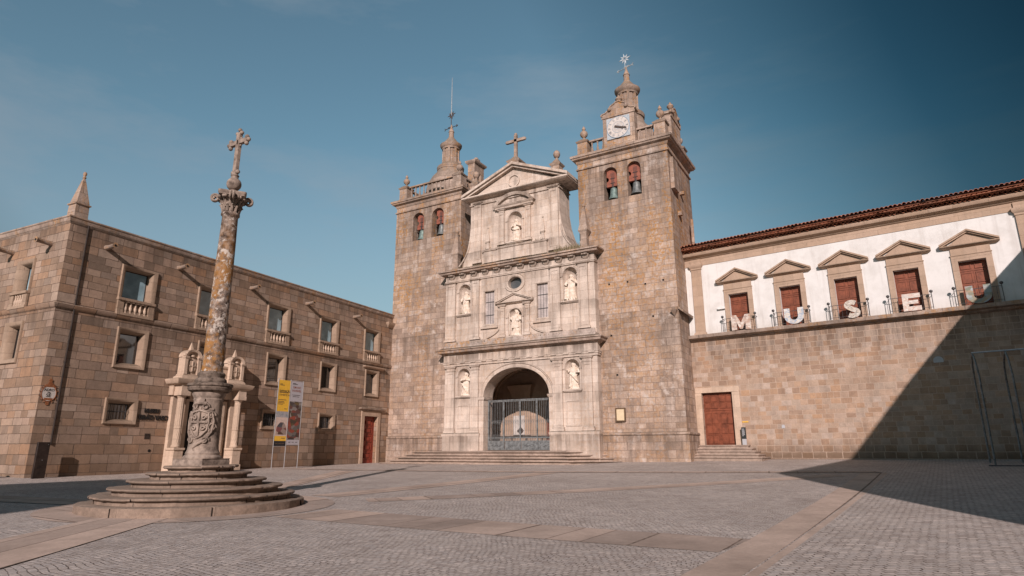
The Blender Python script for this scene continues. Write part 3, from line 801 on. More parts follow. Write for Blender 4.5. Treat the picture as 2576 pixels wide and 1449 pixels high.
def vane(t, cx, cy, mat, rod_top, star_z, r=0.42, arrow_z=30.05, arrow_dir=0.0, rod_mat=None):
    mb = MB()
    mb.tube([(cx, cy, 29.9), (cx, cy, star_z - r * 0.3)], 0.035, 6)
    for k in range(8):
        a = k * pi / 4 + 0.2; rr = r if k % 2 == 0 else r * 0.85
        p0 = Vector((cos(a), 0, sin(a))); q = Vector((-sin(a), 0, cos(a)))
        c = Vector((cx, cy, star_z))
        w = 0.075
        vs = [c + p0 * 0.12 + q * w, c + p0 * rr, c + p0 * 0.12 - q * w]
        vs2 = [v + Vector((0, 0.05, 0)) for v in vs]
        mb.add(vs + vs2, [(0, 1, 2), (5, 4, 3), (0, 3, 4, 1), (1, 4, 5, 2), (2, 5, 3, 0)])
    n = 16
    vs = []
    for rr_, yy in ((0.15, 0), (0.09, 0), (0.09, 0.05), (0.15, 0.05)):
        for j in range(n):
            vs.append((cx + rr_ * cos(2 * pi * j / n), cy + yy, star_z + rr_ * sin(2 * pi * j / n)))
    fs = []
    for k in range(4):
        for j in range(n):
            fs.append((k * n + j, k * n + (j + 1) % n, ((k + 1) % 4) * n + (j + 1) % n, ((k + 1) % 4) * n + j))
    mb.add(vs, fs)
    d = Vector((cos(arrow_dir), sin(arrow_dir), 0)); c = Vector((cx, cy, arrow_z))
    mb.tube([c - d * 0.62, c + d * 0.72], 0.035, 6)
    for sgn in (1, -1):
        tip = c + d * (0.80 if sgn > 0 else -0.62)
        for uz in (0.11, -0.11):
            mb.tube([tip, tip - d * 0.17 * 1 + Vector((0, 0, uz))], 0.03, 5)
    mb.tube([c - d * 0.35 + Vector((0, 0, 0.07)), c + d * 0.1 + Vector((0, 0, 0.07))], 0.05, 6)
    build('weather_vane', mb, mat, t)
    if rod_top > star_z + 1:
        mb = MB(); mb.tube([(cx, cy, star_z), (cx, cy, rod_top - 1.2), (cx, cy, rod_top)], [0.045, 0.035, 0.02], 6)
        build('lightning_rod', mb, 'silver', t)

def pedestal(t, xc, yc, w, z0, z1, mat='trimdark'):
    mb = MB()
    h = w / 2
    mb.rect_sweep(xc - h, xc + h, yc - h, yc + h, [(0.05, z0), (0.05, z0 + 0.15), (0, z0 + 0.2), (0, z1 - 0.12), (0.06, z1 - 0.08), (0.10, z1 + 0.02), (0.0, z1 + 0.10), (-h * 0.55, z1 + 0.30)])
    return build('pedestal', mb, mat, t)
def finial(t, xc, yc, z, h=1.15):
    mb = MB(); mb.lathe(xc, yc, finial_prof(h), 18, z0=z)
    return build('finial', mb, 'trimdark', t, smooth=50)
def rail(t, a, b, z0, z1, n, skip_ends=True, mat='trimdark', r=1.0):
    """straight balustrade between a and b (xy)"""
    A, B_ = Vector(a), Vector(b); d = (B_ - A); L_ = d.length; ang = atan2(d.y, d.x)
    for nm_, hw_, za_, zb_ in (('kerb_rail', 0.13, z0, z0 + 0.12), ('hand_rail', 0.15, z1 - 0.12, z1)):
        mb = MB(); mb.box(0, L_, -hw_, hw_, za_, zb_)
        mb.xform(T(A.x, A.y, 0) @ Matrix.Rotation(ang, 4, 'Z'))
        build(nm_, mb, 'trimdark', t)
    for i in range(n):
        p = A + d * ((i + 0.5) / n)
        mb = MB(); mb.lathe(0, 0, balprof(z1 - z0 - 0.24, r), 10)
        build('baluster', mb, mat, t, loc=(p.x, p.y, z0 + 0.12), smooth=50)

# left tower
tl, yf, yb = make_tower(-33.85, -27.18, [(-31.48, 0.57, 20.85), (-29.48, 0.60, 20.88)], 6.6)
tag(tl, 'left bell tower with full balustrade')
for xc, yc in ((-33.3, 1.05), (-27.7, 1.05), (-27.7, 6.6), (-33.3, 6.6)):
    pedestal(tl, xc, yc, 0.8, 22.3, 23.5); finial(tl, xc, yc, 23.65, 1.2)
rail(tl, (-32.9, 1.05), (-28.1, 1.05), 22.3, 23.6, 11)
rail(tl, (-27.7, 1.45), (-27.7, 6.2), 22.3, 23.6, 9)
rail(tl, (-33.3, 1.45), (-33.3, 6.2), 22.3, 23.6, 9)
dome_lantern(tl, -30.8, 4.0)
vane(tl, -30.85, 4.0, 'weathervane', 35.3, 31.45, 0.45, 30.15, -0.1)
mb = MB()
mb.box(-28.95, -28.25, 4.05, 4.55, 22.3, 26.0); mb.box(-28.95, -28.25, 5.05, 5.55, 22.3, 26.0)
mb.box(-28.945, -28.255, 4.54, 5.06, 25.3, 25.99); mb.box(-28.94, -28.26, 4.54, 5.06, 22.3, 24.3)
mb.rect_sweep(-28.95, -28.25, 4.05, 5.55, [(0, 25.98), (0.05, 26.02), (0.16, 26.14), (0.20, 26.22), (0.20, 26.32), (0.0, 26.40)])
mb.tube([(-28.95, 4.8, 26.5), (-28.25, 4.8, 26.5)], 0.16, 10)
mb.lathe(-28.6, 4.8, [(0.16, 26.4), (0.14, 26.6), (0.22, 26.72), (0.18, 26.86), (0.05, 26.95)], 12)
build('bellcote', mb, 'trimdark', tl)

# right tower
tr, yf, yb = make_tower(-16.95, -10.35, [(-14.48, 0.50, 20.88), (-12.76, 0.49, 20.92)], 5.6)
tag(tr, 'right bell tower carrying the clock')
for xc, yc in ((-16.55, 1.05), (-10.8, 1.05), (-16.55, 5.7), (-10.8, 5.7)):
    pedestal(tr, xc, yc, 0.78, 22.3, 23.45); finial(tr, xc, yc, 23.6, 1.25)
rail(tr, (-16.15, 1.05), (-14.85, 1.05), 22.3, 23.5, 3, r=1.2)
rail(tr, (-12.5, 1.05), (-11.2, 1.05), 22.3, 23.5, 3, r=1.2)
rail(tr, (-10.8, 1.45), (-10.8, 2.4), 22.3, 23.5, 2, r=1.2)
rail(tr, (-16.55, 1.45), (-16.55, 5.3), 22.3, 23.5, 8)
dome_lantern(tr, -14.05, 4.0, 0.72)
vane(tr, -14.12, 4.0, 'silver', 31.9, 31.5, 0.50, 30.65, pi - 0.3)
# clock gable
def clock_gable(faces_east=False):
    z0 = 22.3
    pts = [(-1.17, z0), (1.17, z0), (1.17, 24.85), (1.30, 24.92), (1.22, 25.06), (0.95, 25.10), (0.70, 25.30), (0.55, 25.55), (0.28, 25.68), (0.12, 25.80),
           (-0.12, 25.80), (-0.28, 25.68), (-0.55, 25.55), (-0.70, 25.30), (-0.95, 25.10), (-1.22, 25.06), (-1.30, 24.92), (-1.17, 24.85)]
    mb = MB(); mb.prism(pts, -0.30, 0.35)
    # raised moulding following the curved top
    top = pts[3:-1]
    for i in range(len(top) - 1):
        a, b = top[i], top[i + 1]
        mb.tube([(a[0], -0.30, a[1]), (b[0], -0.30, b[1])], 0.07, 6)
    mb.box(-1.25, 1.25, -0.36, -0.30, 24.66, 24.80)
    mb.sphere((-0.62, -0.34, 25.28), 0.15, 10, 6); mb.sphere((0.62, -0.34, 25.28), 0.15, 10, 6)
    mb.lathe(0, 0.0, [(0.10, 25.75), (0.08, 25.85), (0.20, 25.98), (0.26, 26.1), (0.2, 26.22), (0.08, 26.3), (0.1, 26.36), (0.03, 26.45)], 14)
    return mb
gb = build('clock_gable', clock_gable(), 'tower', tr, loc=(-13.67, 0.85, 0))
# clock dial
mb = MB(); mb.box(-0.86, 0.86, -0.05, 0.0, -0.82, 0.80)
dial = build('clock_tile_panel', mb, 'paletile', tr, loc=(-13.68, 0.53, 23.74))
n = 48
def disc(r0, r1, y0, y1, n=48):
    mb = MB(); vs = []
    for r_, y_ in ((r0, y1), (r0, y0), (r1, y0), (r1, y1)):
        for j in range(n): vs.append((r_ * cos(2 * pi * j / n), y_, r_ * sin(2 * pi * j / n)))
    fs = []
    for k in range(3):
        for j in range(n): fs.append((k * n + j, k * n + (j + 1) % n, (k + 1) * n + (j + 1) % n, (k + 1) * n + j))
    mb.add(vs, fs); return mb
mb = disc(0.001, 0.83, -0.07, -0.05)
build('clock_dial', mb, 'dial', tr, loc=(-13.68, 0.53, 23.74))
mb = disc(0.81, 0.835, -0.085, -0.05)
for v in disc(0.425, 0.445, -0.078, -0.06).v: pass
m2 = disc(0.425, 0.440, -0.078, -0.06); mb.add(m2.v, m2.f)
m2 = disc(0.12, 0.135, -0.078, -0.06); mb.add(m2.v, m2.f)
build('clock_ring', mb, 'blueglaze', tr, loc=(-13.68, 0.53, 23.74))
ROM = ['XII', 'I', 'II', 'III', 'IIII', 'V', 'VI', 'VII', 'VIII', 'IX', 'X', 'XI']
for k, s_ in enumerate(ROM):
    a = -k * pi / 6
    text('clock_numeral', s_, 0.26, 'numeral', tr, T(-13.68, 0.45, 23.74) @ Matrix.Rotation(-a, 4, 'Y') @ T(0, 0, 0.65), 0.004, 0.0, sx=0.6)
mb = MB()
for k in range(24):
    a = k * pi / 12; s0 = len(mb.v); mb.box(-0.006, 0.006, -0.008, 0.0, 0.16, 0.40); mb.xform(Matrix.Rotation(a, 4, 'Y'), s0)
build('clock_rays', mb, 'numeral', tr, loc=(-13.68, 0.462, 23.74))
for nm, a, l, w in (('clock_hour_hand', 112, 0.46, 0.075), ('clock_minute_hand', 108, 0.68, 0.04)):
    mb = MB(); mb.prism([(-w, -0.26), (w, -0.26), (w * 0.9, l * 0.7), (w * 1.8, l * 0.78), (0, l), (-w * 1.8, l * 0.78), (-w * 0.9, l * 0.7)], -0.02, 0.0)
    mb.xform(Matrix.Rotation(radians(a), 4, 'Y'))
    build(nm, mb, 'weathervane', tr, loc=(-13.68, 0.44 if 'hour' in nm else 0.42, 23.74))
ge = build('side_gable', clock_gable(), 'tower', tr, loc=(-10.75, 3.7, 0), rotz=pi / 2)
mb = MB()
mb.tube([(-10.05, 4.6, 11), (-10.05, 4.6, 17.4)], 0.11, 8)
mb.box(-10.35, -10.1, 0.9, 2.0, 18.5, 20.75); mb.box(-10.35, -10.05, 3.0, 3.3, 18.8, 19.0); mb.box(-10.35, -10.1, 2.2, 2.5, 17.0, 17.3)
build('downpipe', mb, 'tower', tr)
mb = MB(); mb.add([(-10.35, 0.5, 10.2), (-10.35, 2.9, 10.2), (-10.05, 2.9, 9.95), (-10.05, 0.5, 9.95), (-10.35, 0.5, 10.35), (-10.35, 2.9, 10.35), (-10.02, 2.9, 10.08), (-10.02, 0.5, 10.08)],
    [(0, 1, 2, 3), (4, 5, 6, 7), (0, 1, 5, 4), (1, 2, 6, 5), (2, 3, 7, 6), (3, 0, 4, 7)])
build('drip_ledge', mb, 'trimdark', tr)
mb = MB(); mb.add([(-10.80, 0.6, 10.12), (-10.40, 0.6, 10.12), (-10.40, 0.3, 10.12), (-10.80, 0.3, 10.12), (-10.60, 0.58, 9.72)], [(0, 1, 2, 3), (0, 1, 4), (1, 2, 4), (2, 3, 4), (3, 0, 4)])
build('corbel', mb, 'trimdark', tr)
# putlog holes
for xh, zh in ((-13.6, 12.4), (-12.4, 12.1), (-11.2, 12.2), (-14.9, 12.4), (-14.9, 8.9), (-12.0, 9.9), (-14.6, 6.3)):
    mb = MB(); mb.box(-0.06, 0.06, 0, 0.01, -0.06, 0.06)
    build('putlog_hole', mb, 'dark', tr, loc=(xh, 0.588, zh), smooth=0)

# bells and their red yokes: hang in the openings -> things of their own
def bell(xc, h, r, mat, label, zb):
    e = empty('church_bell', (xc, 38.6 + 0.40, zb))
    tag(e, label, 'bell', 'bells hanging in the tower openings')
    mb = MB()
    prof = [(r, 0.0), (r * 0.99, 0.03), (r * 0.86, h * 0.12), (r * 0.72, h * 0.28), (r * 0.62, h * 0.55), (r * 0.58, h * 0.78), (r * 0.50, h * 0.88), (r * 0.25, h * 0.95), (0.06, h * 0.97), (0.05, h * 1.08)]
    mb.lathe(0, 0, prof, 26)
    build('bell_body', mb, mat, e, smooth=50)
    mb = MB(); mb.tube([(0, 0, 0.12), (0, 0, -0.08)], [0.03, 0.05], 8)
    build('clapper', mb, 'iron', e)
    w = r * 1.12
    z0 = h * 1.02; t_ = 1.35
    pts = [(-w, z0), (w, z0), (w, z0 + 0.28 * t_)]
    pts += [(w + w * 0.38 * cos(a), z0 + 0.42 * t_ + 0.13 * t_ * sin(a)) for a in [radians(x) for x in (-110, -145, 180, 145, 110)]]
    pts += [(w, z0 + 0.56 * t_), (w * 0.95, z0 + 0.86 * t_), (w * 0.55, z0 + 0.98 * t_), (-w * 0.55, z0 + 0.98 * t_), (-w * 0.95, z0 + 0.86 * t_), (-w, z0 + 0.56 * t_)]
    pts += [(-(w + w * 0.38 * cos(a)), z0 + 0.42 * t_ + 0.13 * t_ * sin(a)) for a in [radians(x) for x in (110, 145, 180, -145, -110)]]
    pts += [(-w, z0 + 0.28 * t_)]
    mb = MB(); mb.prism(pts, -0.14, 0.14)
    yk = build('yoke', mb, 'yoke', e, bevel=0.015)
    mb = MB()
    for xo in (-0.12, -0.04, 0.04, 0.12):
        mb.tube([(xo * 0.4, -0.17, z0 - 0.1), (xo, -0.17, z0 + t_ * 0.75)], 0.013, 5)
    for zz in (0.25, 0.6): mb.tube([(-0.18, -0.18, z0 + zz), (0.18, -0.18, z0 + zz)], 0.016, 5)
    build('yoke_straps', mb, 'iron', yk)
    mb = MB(); mb.tube([(-w - 0.15, 0, z0 + 0.06), (w + 0.15, 0, z0 + 0.06)], 0.05, 8)
    build('axle', mb, 'iron', e)
bell(-31.32, 0.92, 0.42, 'bronze', 'green bell under a red yoke, leftmost opening of the left tower', 18.50)
bell(-29.33, 0.98, 0.42, 'bronze2', 'grey bell in the second opening of the left tower', 18.58)
bell(-14.40, 0.94, 0.41, 'bronze', 'green bell in the left opening of the clock tower', 18.55)
bell(-12.74, 0.98, 0.43, 'bronze2', 'grey-green bell in the right opening of the clock tower', 18.60)

# --- frontispiece
FX0, FX1 = -27.92, -15.70
mb = MB()
holes = [arch(-21.84, 2.62, 1.4, 5.22, 1.98, 28), arch(-26.2, 0.52, 5.42, 6.86, 0.52), arch(-17.5, 0.52, 5.47, 6.92, 0.54),
         arch(-26.24, 0.52, 11.48, 13.24, 0.52), arch(-17.5, 0.53, 11.48, 13.30, 0.54), arch(-21.87, 0.55, 9.45, 10.86, 0.56),
         rect(-24.45, -23.60, 10.50, 12.96), rect(-20.08, -19.20, 10.52, 12.98), oval(-21.88, 13.33, 0.56, 0.45)]
outer = [(FX0, 0.2), (-24.46, 0.2), (-19.22, 0.2), (FX1, 0.2), (FX1, 14.95), (FX0, 14.95)]
mb.plate(outer, holes, 0.0, 0.42)
mb.add([(FX0, 0, 0.2), (FX0, 1.0, 0.2), (FX0, 1.0, 14.95), (FX0, 0, 14.95)], [(0, 3, 2, 1)])
mb.add([(FX1, 0, 0.2), (FX1, 1.0, 0.2), (FX1, 1.0, 14.95), (FX1, 0, 14.95)], [(0, 1, 2, 3)])
mb.add([(FX0, 0, 14.95), (FX1, 0, 14.95), (FX1, 1.9, 14.95), (FX0, 1.9, 14.95)], [(0, 1, 2, 3)])
# arch barrel deepened
hb = holes[0]; k = len(hb)
mb.add([(x, 0.42, z) for x, z in hb] + [(x, 1.15, z) for x, z in hb], [(i, i + k, (i + 1) % k + k, (i + 1) % k) for i in range(k)])
mb.keep = True
fr = build('frontispiece', mb, 'front', cath, smooth=30)
def niche(xc, w, z0, zs, depth=0.46, yy=0.0):
    mb = MB(); n = 12; nz_ = 6
    vs = []
    for z in (z0, zs):
        for i in range(n + 1):
            a = pi * i / n; vs.append((xc + w * cos(a), yy + 0.02 + depth * sin(a), z))
    for j in range(1, nz_ + 1):
        ph = pi / 2 * j / nz_
        for i in range(n + 1):
            a = pi * i / n; vs.append((xc + w * cos(a) * cos(ph), yy + 0.02 + depth * sin(a) * cos(ph), zs + w * sin(ph)))
    fs = []
    for r_ in range(nz_ + 1):
        for i in range(n): fs.append((r_ * (n + 1) + i, r_ * (n + 1) + i + 1, (r_ + 1) * (n + 1) + i + 1, (r_ + 1) * (n + 1) + i))
    mb.add(vs, fs)
    mb.add([(xc - w, yy, z0), (xc + w, yy, z0), (xc + w, yy + depth, z0), (xc - w, yy + depth, z0)], [(0, 1, 2, 3)])
    o = build('niche', mb, 'front', fr, smooth=60)
    # archivolt and impost
    mb = MB(); W2 = 0.13
    prof = []
    for i in range(17):
        a = pi * i / 16
        prof.append((cos(a), sin(a)))
    vs = []
    for r_, y_ in ((w + 0.02, yy - 0.0), (w + 0.02, yy - 0.05), (w + W2, yy - 0.07), (w + W2, yy)):
        for cx_, sz_ in prof: vs.append((xc + r_ * cx_, y_, zs + r_ * sz_))
    fs = []
    for q in range(3):
        for i in range(16): fs.append((q * 17 + i, q * 17 + i + 1, (q + 1) * 17 + i + 1, (q + 1) * 17 + i))
    mb.add(vs, fs)
    for sx_ in (-1, 1):
        xa, xb = sorted((xc + sx_ * (w - 0.0), xc + sx_ * (w + W2 + 0.04)))
        mb.box(xa, xb, yy - 0.10, yy, zs - 0.09, zs)
        xa, xb = sorted((xc + sx_ * (w + 0.02), xc + sx_ * (w + W2)))
        mb.box(xa, xb, yy - 0.05, yy, z0, zs - 0.09)
    mb.box(xc - w - 0.16, xc + w + 0.16, yy - 0.16, yy, z0 - 0.10, z0)
    mb.box(xc - w - 0.12, xc + w + 0.12, yy - 0.10, yy, z0 - 0.16, z0 - 0.10)
    build('niche_surround', mb, 'front', fr, smooth=40)
niche(-26.2, 0.52, 5.42, 6.86); niche(-17.5, 0.52, 5.47, 6.92)
niche(-26.24, 0.52, 11.48, 13.24); niche(-17.5, 0.53, 11.48, 13.30); niche(-21.87, 0.55, 9.45, 10.86)

def pilaster(x0, x1, z0, z1, y=0.0, proj=0.12, base=0.32, cap=0.42, parent=None, mat='front', panel=True):
    mb = MB()
    mb.box(x0, x1, y - proj, y, z0 + base, z1 - cap)
    if panel:       # raised frame leaves a sunk panel
        w = x1 - x0
        for a, b, c, d in ((x0, x0 + w * 0.18, z0 + base, z1 - cap), (x1 - w * 0.18, x1, z0 + base, z1 - cap)):
            mb.box(a, b, y - proj - 0.035, y - proj, c + 0.002, d - 0.002)
        mb.box(x0 + w * 0.18, x1 - w * 0.18, y - proj - 0.034, y - proj, z1 - cap - 0.18, z1 - cap - 0.003)
        mb.box(x0 + w * 0.18, x1 - w * 0.18, y - proj - 0.034, y - proj, z0 + base + 0.003, z0 + base + 0.14)
    if base: mb.rect_sweep(x0, x1, y - proj, y, [(0.10, z0), (0.10, z0 + base * 0.45), (0.06, z0 + base * 0.5), (0.07, z0 + base * 0.75), (0.02, z0 + base * 0.82), (0.01, z0 + base)])
    if cap: mb.rect_sweep(x0, x1, y - proj, y, [(0.005, z1 - cap), (0.03, z1 - cap * 0.9), (0.0, z1 - cap * 0.8), (0.0, z1 - cap * 0.45), (0.07, z1 - cap * 0.38), (0.09, z1 - cap * 0.2), (0.12, z1 - cap * 0.15), (0.12, z1)])
    return build('pilaster', mb, mat, parent or fr, bevel=0.0)
for a, b in ((-27.72, -26.97), (-25.52, -24.88), (-18.93, -18.22), (-16.75, -16.08)):
    pilaster(a, b, 2.80, 7.62)
for a, b in ((-27.90, -27.03), (-25.58, -24.90), (-18.96, -18.24), (-16.85, -16.15)):
    pilaster(a, b, 9.45, 14.02, base=0.22, cap=0.12)
for a, b in ((-27.97, -24.75), (-19.22, -15.66)):
    mb = MB(); mb.rect_sweep(a + 0.1, b - 0.05, -0.16, 0.05, [(0.04, 0.3), (0.04, 2.50), (0.07, 2.55), (0.10, 2.66), (0.10, 2.74), (0.0, 2.80)])
    build('plinth', mb, 'front', fr)
# recessed panels under lower niches
for xc in (-26.2, -17.5):
    mb = MB()
    for a, b, c, d in ((xc - 0.55, xc - 0.45, 3.1, 4.8), (xc + 0.45, xc + 0.55, 3.1, 4.8), (xc - 0.45, xc + 0.45, 4.7, 4.8), (xc - 0.45, xc + 0.45, 3.1, 3.2)):
        mb.box(a, b, -0.045, 0, c, d)
    build('wall_panel', mb, 'front', fr)
def run(name, x0, x1, prof, mat, parent, y0=0.0, yb=0.3):
    """entablature run: profile (out,z) swept on front and both ends"""
    mb = MB(); mb.rect_sweep(x0, x1, y0, y0 + yb, prof); return build(name, mb, mat, parent)
run('architrave', FX0 + 0.02, FX1 - 0.02, [(0.10, 7.62), (0.10, 7.74), (0.14, 7.76), (0.14, 7.86), (0.17, 7.88), (0.17, 7.93)], 'front', fr)
run('frieze', FX0 + 0.02, FX1 - 0.02, [(0.10, 7.93), (0.10, 8.42)], 'front', fr)
run('cornice', FX0 + 0.02, FX1 - 0.02, [(0.10, 8.42), (0.20, 8.46), (0.24, 8.54), (0.46, 8.58), (0.50, 8.72), (0.58, 8.76), (0.58, 8.82), (0.40, 8.88), (0.0, 9.1)], 'trimdark', fr)
for a, b in ((-27.75, -26.95), (-25.55, -24.85), (-18.95, -18.2), (-16.8, -16.05)):
    run('frieze_block', a, b, [(0.16, 7.94), (0.16, 8.40)], 'front', fr)
for i in range(13):
    xx_ = -27.4 + i * 0.93
    mb = MB(); mb.box(xx_, xx_ + 0.42, -0.20, -0.16, 7.80, 7.87); build('guttae_strip', mb, 'front', fr, smooth=0)
# weathered ledge blocks
mb = MB(); mb.rect_sweep(FX0 + 0.2, FX1 - 0.2, 0, 0.2, [(0.22, 8.86), (0.20, 9.12), (0.16, 9.20), (0.14, 9.40)])
build('weathered_ledge', mb, 'ledge', fr)
run('architrave', FX0 + 0.02, FX1 - 0.02, [(0.09, 14.02), (0.09, 14.08), (0.13, 14.10), (0.13, 14.17)], 'front', fr)
run('frieze', FX0 + 0.02, FX1 - 0.02, [(0.08, 14.17), (0.08, 14.58)], 'front', fr)
run('cornice', FX0 + 0.02, FX1 - 0.02, [(0.08, 14.58), (0.16, 14.60), (0.42, 14.66), (0.46, 14.78), (0.56, 14.82), (0.56, 14.92), (0.3, 15.0), (0.0, 15.15)], 'trimdark', fr)
for i in range(12):
    xc = -27.35 + i * (11.1 / 11)
    mb = MB(); mb.rect_sweep(-0.14, 0.14, -0.10, 0.0, [(0.0, 14.26), (0.05, 14.32), (0.12, 14.44), (0.14, 14.58)])
    mb.box(-0.2, 0.2, -0.40, -0.1, 14.50, 14.58)
    build('console', mb, 'front', fr, loc=(xc, 0.0, 0))
# main arch moulding and imposts
mb = MB(); nA = 36
vs = []
for rx_, rz_, y_ in ((2.62, 1.98, -0.0), (2.62, 1.98, -0.10), (2.72, 2.08, -0.12), (2.86, 2.22, -0.09), (2.92, 2.28, -0.16), (2.98, 2.32, -0.16), (2.98, 2.32, 0.0)):
    for i in range(nA + 1):
        a = pi * i / nA; vs.append((-21.84 + rx_ * cos(a), y_, 5.22 + rz_ * sin(a)))
fs = []
for q in range(6):
    for i in range(nA): fs.append((q * (nA + 1) + i, q * (nA + 1) + i + 1, (q + 1) * (nA + 1) + i + 1, (q + 1) * (nA + 1) + i))
mb.add(vs, fs)
build('archivolt', mb, 'front', fr, smooth=40)
for xa, xb in ((-24.84, -24.44), (-19.24, -18.96)):
    mb = MB(); mb.rect_sweep(xa, xb, -0.08, 0.9, [(0.0, 1.45), (0.0, 5.02), (0.05, 5.06), (0.10, 5.16), (0.10, 5.24), (0.02, 5.26)])
    build('impost_pier', mb, 'front', fr)
# windows
def framed_window(xc, hw, z0, z1, glassmat='leaded'):
    mb = MB()
    o = 0.24
    h2 = hw + 0.003; mb.keep = False
    for a in (rect(xc - hw - o, xc - h2, z0 - 0.003, z1 + 0.003), rect(xc + h2, xc + hw + o, z0 - 0.003, z1 + 0.003), rect(xc - hw - o, xc + hw + o, z1 + 0.003, z1 + 0.16), rect(xc - hw - o, xc + hw + o, z0 - o, z0 - 0.003)):
        mb.prism(a, -0.06, 0.0)
    for a in (rect(xc - hw - 0.10, xc - hw - 0.04, z0, z1), rect(xc + hw + 0.04, xc + hw + 0.10, z0, z1)): mb.prism(a, -0.084, -0.06)
    mb.box(xc - hw - o - 0.06, xc + hw + o + 0.06, -0.14, 0.0, z0 - o - 0.09, z0 - o - 0.001)
    mb.box(xc - hw - 0.10, xc + hw + 0.10, -0.085, -0.062, z0 - 0.10, z0 - 0.02); mb.box(xc - hw - 0.10, xc + hw + 0.10, -0.085, -0.062, z1 + 0.03, z1 + 0.10)
    f_ = build('window', mb, 'front', fr, smooth=0)
    gp = MB(); gp.box(xc - hw, xc + hw, 0.13, 0.16, z0, z1)
    build('leaded_pane', gp, glassmat, f_, smooth=0)
    gb_ = MB()
    for zz in (z0 + (z1 - z0) * 0.28, z0 + (z1 - z0) * 0.68): gb_.box(xc - hw, xc + hw, 0.10, 0.13, zz - 0.02, zz + 0.02)
    for xo in (-hw * 0.5, 0, hw * 0.5): gb_.box(xc + xo - 0.008, xc + xo + 0.008, 0.105, 0.128, z0, z1)
    build('window_bar', gb_, 'iron', f_, smooth=0)
framed_window(-24.02, 0.425, 10.50, 12.96); framed_window(-19.64, 0.44, 10.52, 12.98)
mb = MB(); nO = 32; vs = []
for k_, y_ in ((1.0, 0.0), (1.02, -0.05), (1.18, -0.10), (1.42, -0.06), (1.52, -0.08), (1.55, 0.0)):
    for i in range(nO): vs.append((-21.88 + 0.56 * k_ * cos(2 * pi * i / nO), y_, 13.33 + 0.42 * (k_ * 1.02 + .02) * sin(2 * pi * i / nO)))
fs = []
for q in range(5):
    for i in range(nO): fs.append((q * nO + i, q * nO + (i + 1) % nO, (q + 1) * nO + (i + 1) % nO, (q + 1) * nO + i))
mb.add(vs, fs)
ow = build('oval_window', mb, 'front', fr, smooth=40)
gp = MB(); gp.prism(oval(-21.88, 13.33, 0.56, 0.45), 0.34, 0.38); build('leaded_pane', gp, 'leadeddark', ow, smooth=0)
# centre aedicule of the middle storey
def tri_pediment(parent, x0, x1, z0, z1, y0, proj, th, mat, yb=0.3, name='pediment'):
    xc = (x0 + x1) / 2
    mb = MB()
    mb.rect_sweep(x0 + proj * 0.6, x1 - proj * 0.6, y0, y0 + yb, [(0.0, z0), (proj * 0.4, z0 + th * 0.25), (proj * 0.7, z0 + th * 0.4), (proj, z0 + th * 0.75), (proj, z0 + th)])
    yo = y0 - proj
    # raking cornices
    t2 = th * 1.05
    for sgn in (-1, 1):
        xa = x0 if sgn < 0 else x1
        o0 = proj * 0.4 * sgn
        for (dy, lo, hi) in ((0.0, 0.45, 1.0), (proj * 0.35, 0.0, 0.45)):
            poly = [(xa + o0 * 1.0, z0 + th + t2 * (lo - 0.35)), (xc, z1 - t2 * (1 - lo)), (xc, z1 - t2 * (1 - hi)), (xa + o0 * 1.0, z0 + th + t2 * (hi - 0.35))]
            if sgn > 0: poly = poly[::-1]
            mb.prism(poly, yo + dy, y0 + yb)
    mb.prism([(x0 + proj, z0 + th * 0.9), (x1 - proj, z0 + th * 0.9), (xc, z1 - t2 * 0.8)], y0 - 0.02, y0 + yb - 0.01)
    return build(name, mb, mat, parent)
tri_pediment(fr, -23.35, -20.42, 11.78, 12.62, -0.06, 0.20, 0.16, 'front')
for a, b in ((-23.12, -22.70), (-21.06, -20.66)):
    pilaster(a, b, 9.40, 11.78, proj=0.10, base=0.25, cap=0.30)
for sx_ in (-1, 1):      # scroll brackets
    mb = MB(); pts = []
    for i in range(13):
        t_ = i / 12; x_ = 1.25 + 1.15 * t_ ** 2.2; z_ = 10.4 - 0.95 * t_ ** 0.8
        pts.append((-21.88 + sx_ * x_, -0.05, z_))
    mb.tube(pts, 0.055, 6); build('scroll_bracket', mb, 'front', fr, smooth=60)

# --- upper storey and pediment
mb = MB()
UX0, UX1 = -25.88, -18.25
holeT = arch(-21.92, 0.60, 16.55, 18.25, 0.60)
body = [(UX0 - 0.75, 14.9), (UX1 + 0.95, 14.9), (UX1 + 0.80, 15.5), (UX1 + 0.42, 16.4), (UX1 + 0.15, 17.3), (UX1, 18.3), (UX1, 20.35), (UX0, 20.35), (UX0, 18.3), (UX0 - 0.12, 17.3), (UX0 - 0.32, 16.4), (UX0 - 0.62, 15.5)]
mb.plate(body, [holeT], 0.12, 0.42)
n = len(body)
mb.add([(x, 0.12, z) for x, z in body] + [(x, 1.85, z) for x, z in body], [(i, (i + 1) % n, (i + 1) % n + n, i + n) for i in range(n)] + [tuple(range(n, 2 * n))[::-1]])
mb.keep = True
us = build('upper_storey', mb, 'front', fr, smooth=30)
niche(-21.92, 0.60, 16.55, 18.25, 0.46, 0.12)
for a, b in ((-25.50, -24.88), (-19.02, -18.30)):
    pilaster(a, b, 15.3, 20.25, 0.12, 0.10, 0.3, 0.25)
run('architrave', UX0 + 0.02, UX1 - 0.02, [(0.0, 20.0), (0.10, 20.03), (0.10, 20.1), (0.04, 20.15), (0.04, 20.35)], 'front', fr, 0.12, 1.7)
tri_pediment(fr, -26.3, -17.55, 20.33, 22.78, 0.10, 0.48, 0.36, 'front', 1.75)
mb = MB(); mb.prism([(-24.6, 20.78), (-19.3, 20.78), (-21.95, 22.15)], 0.06, 0.1)
for v in (0,): pass
m2 = disc(0.42, 0.50, -0.05, 0.03)
mb2 = MB(); mb2.add([(x - 21.95, y + 0.04, z + 21.35) for x, y, z in m2.v], m2.f)
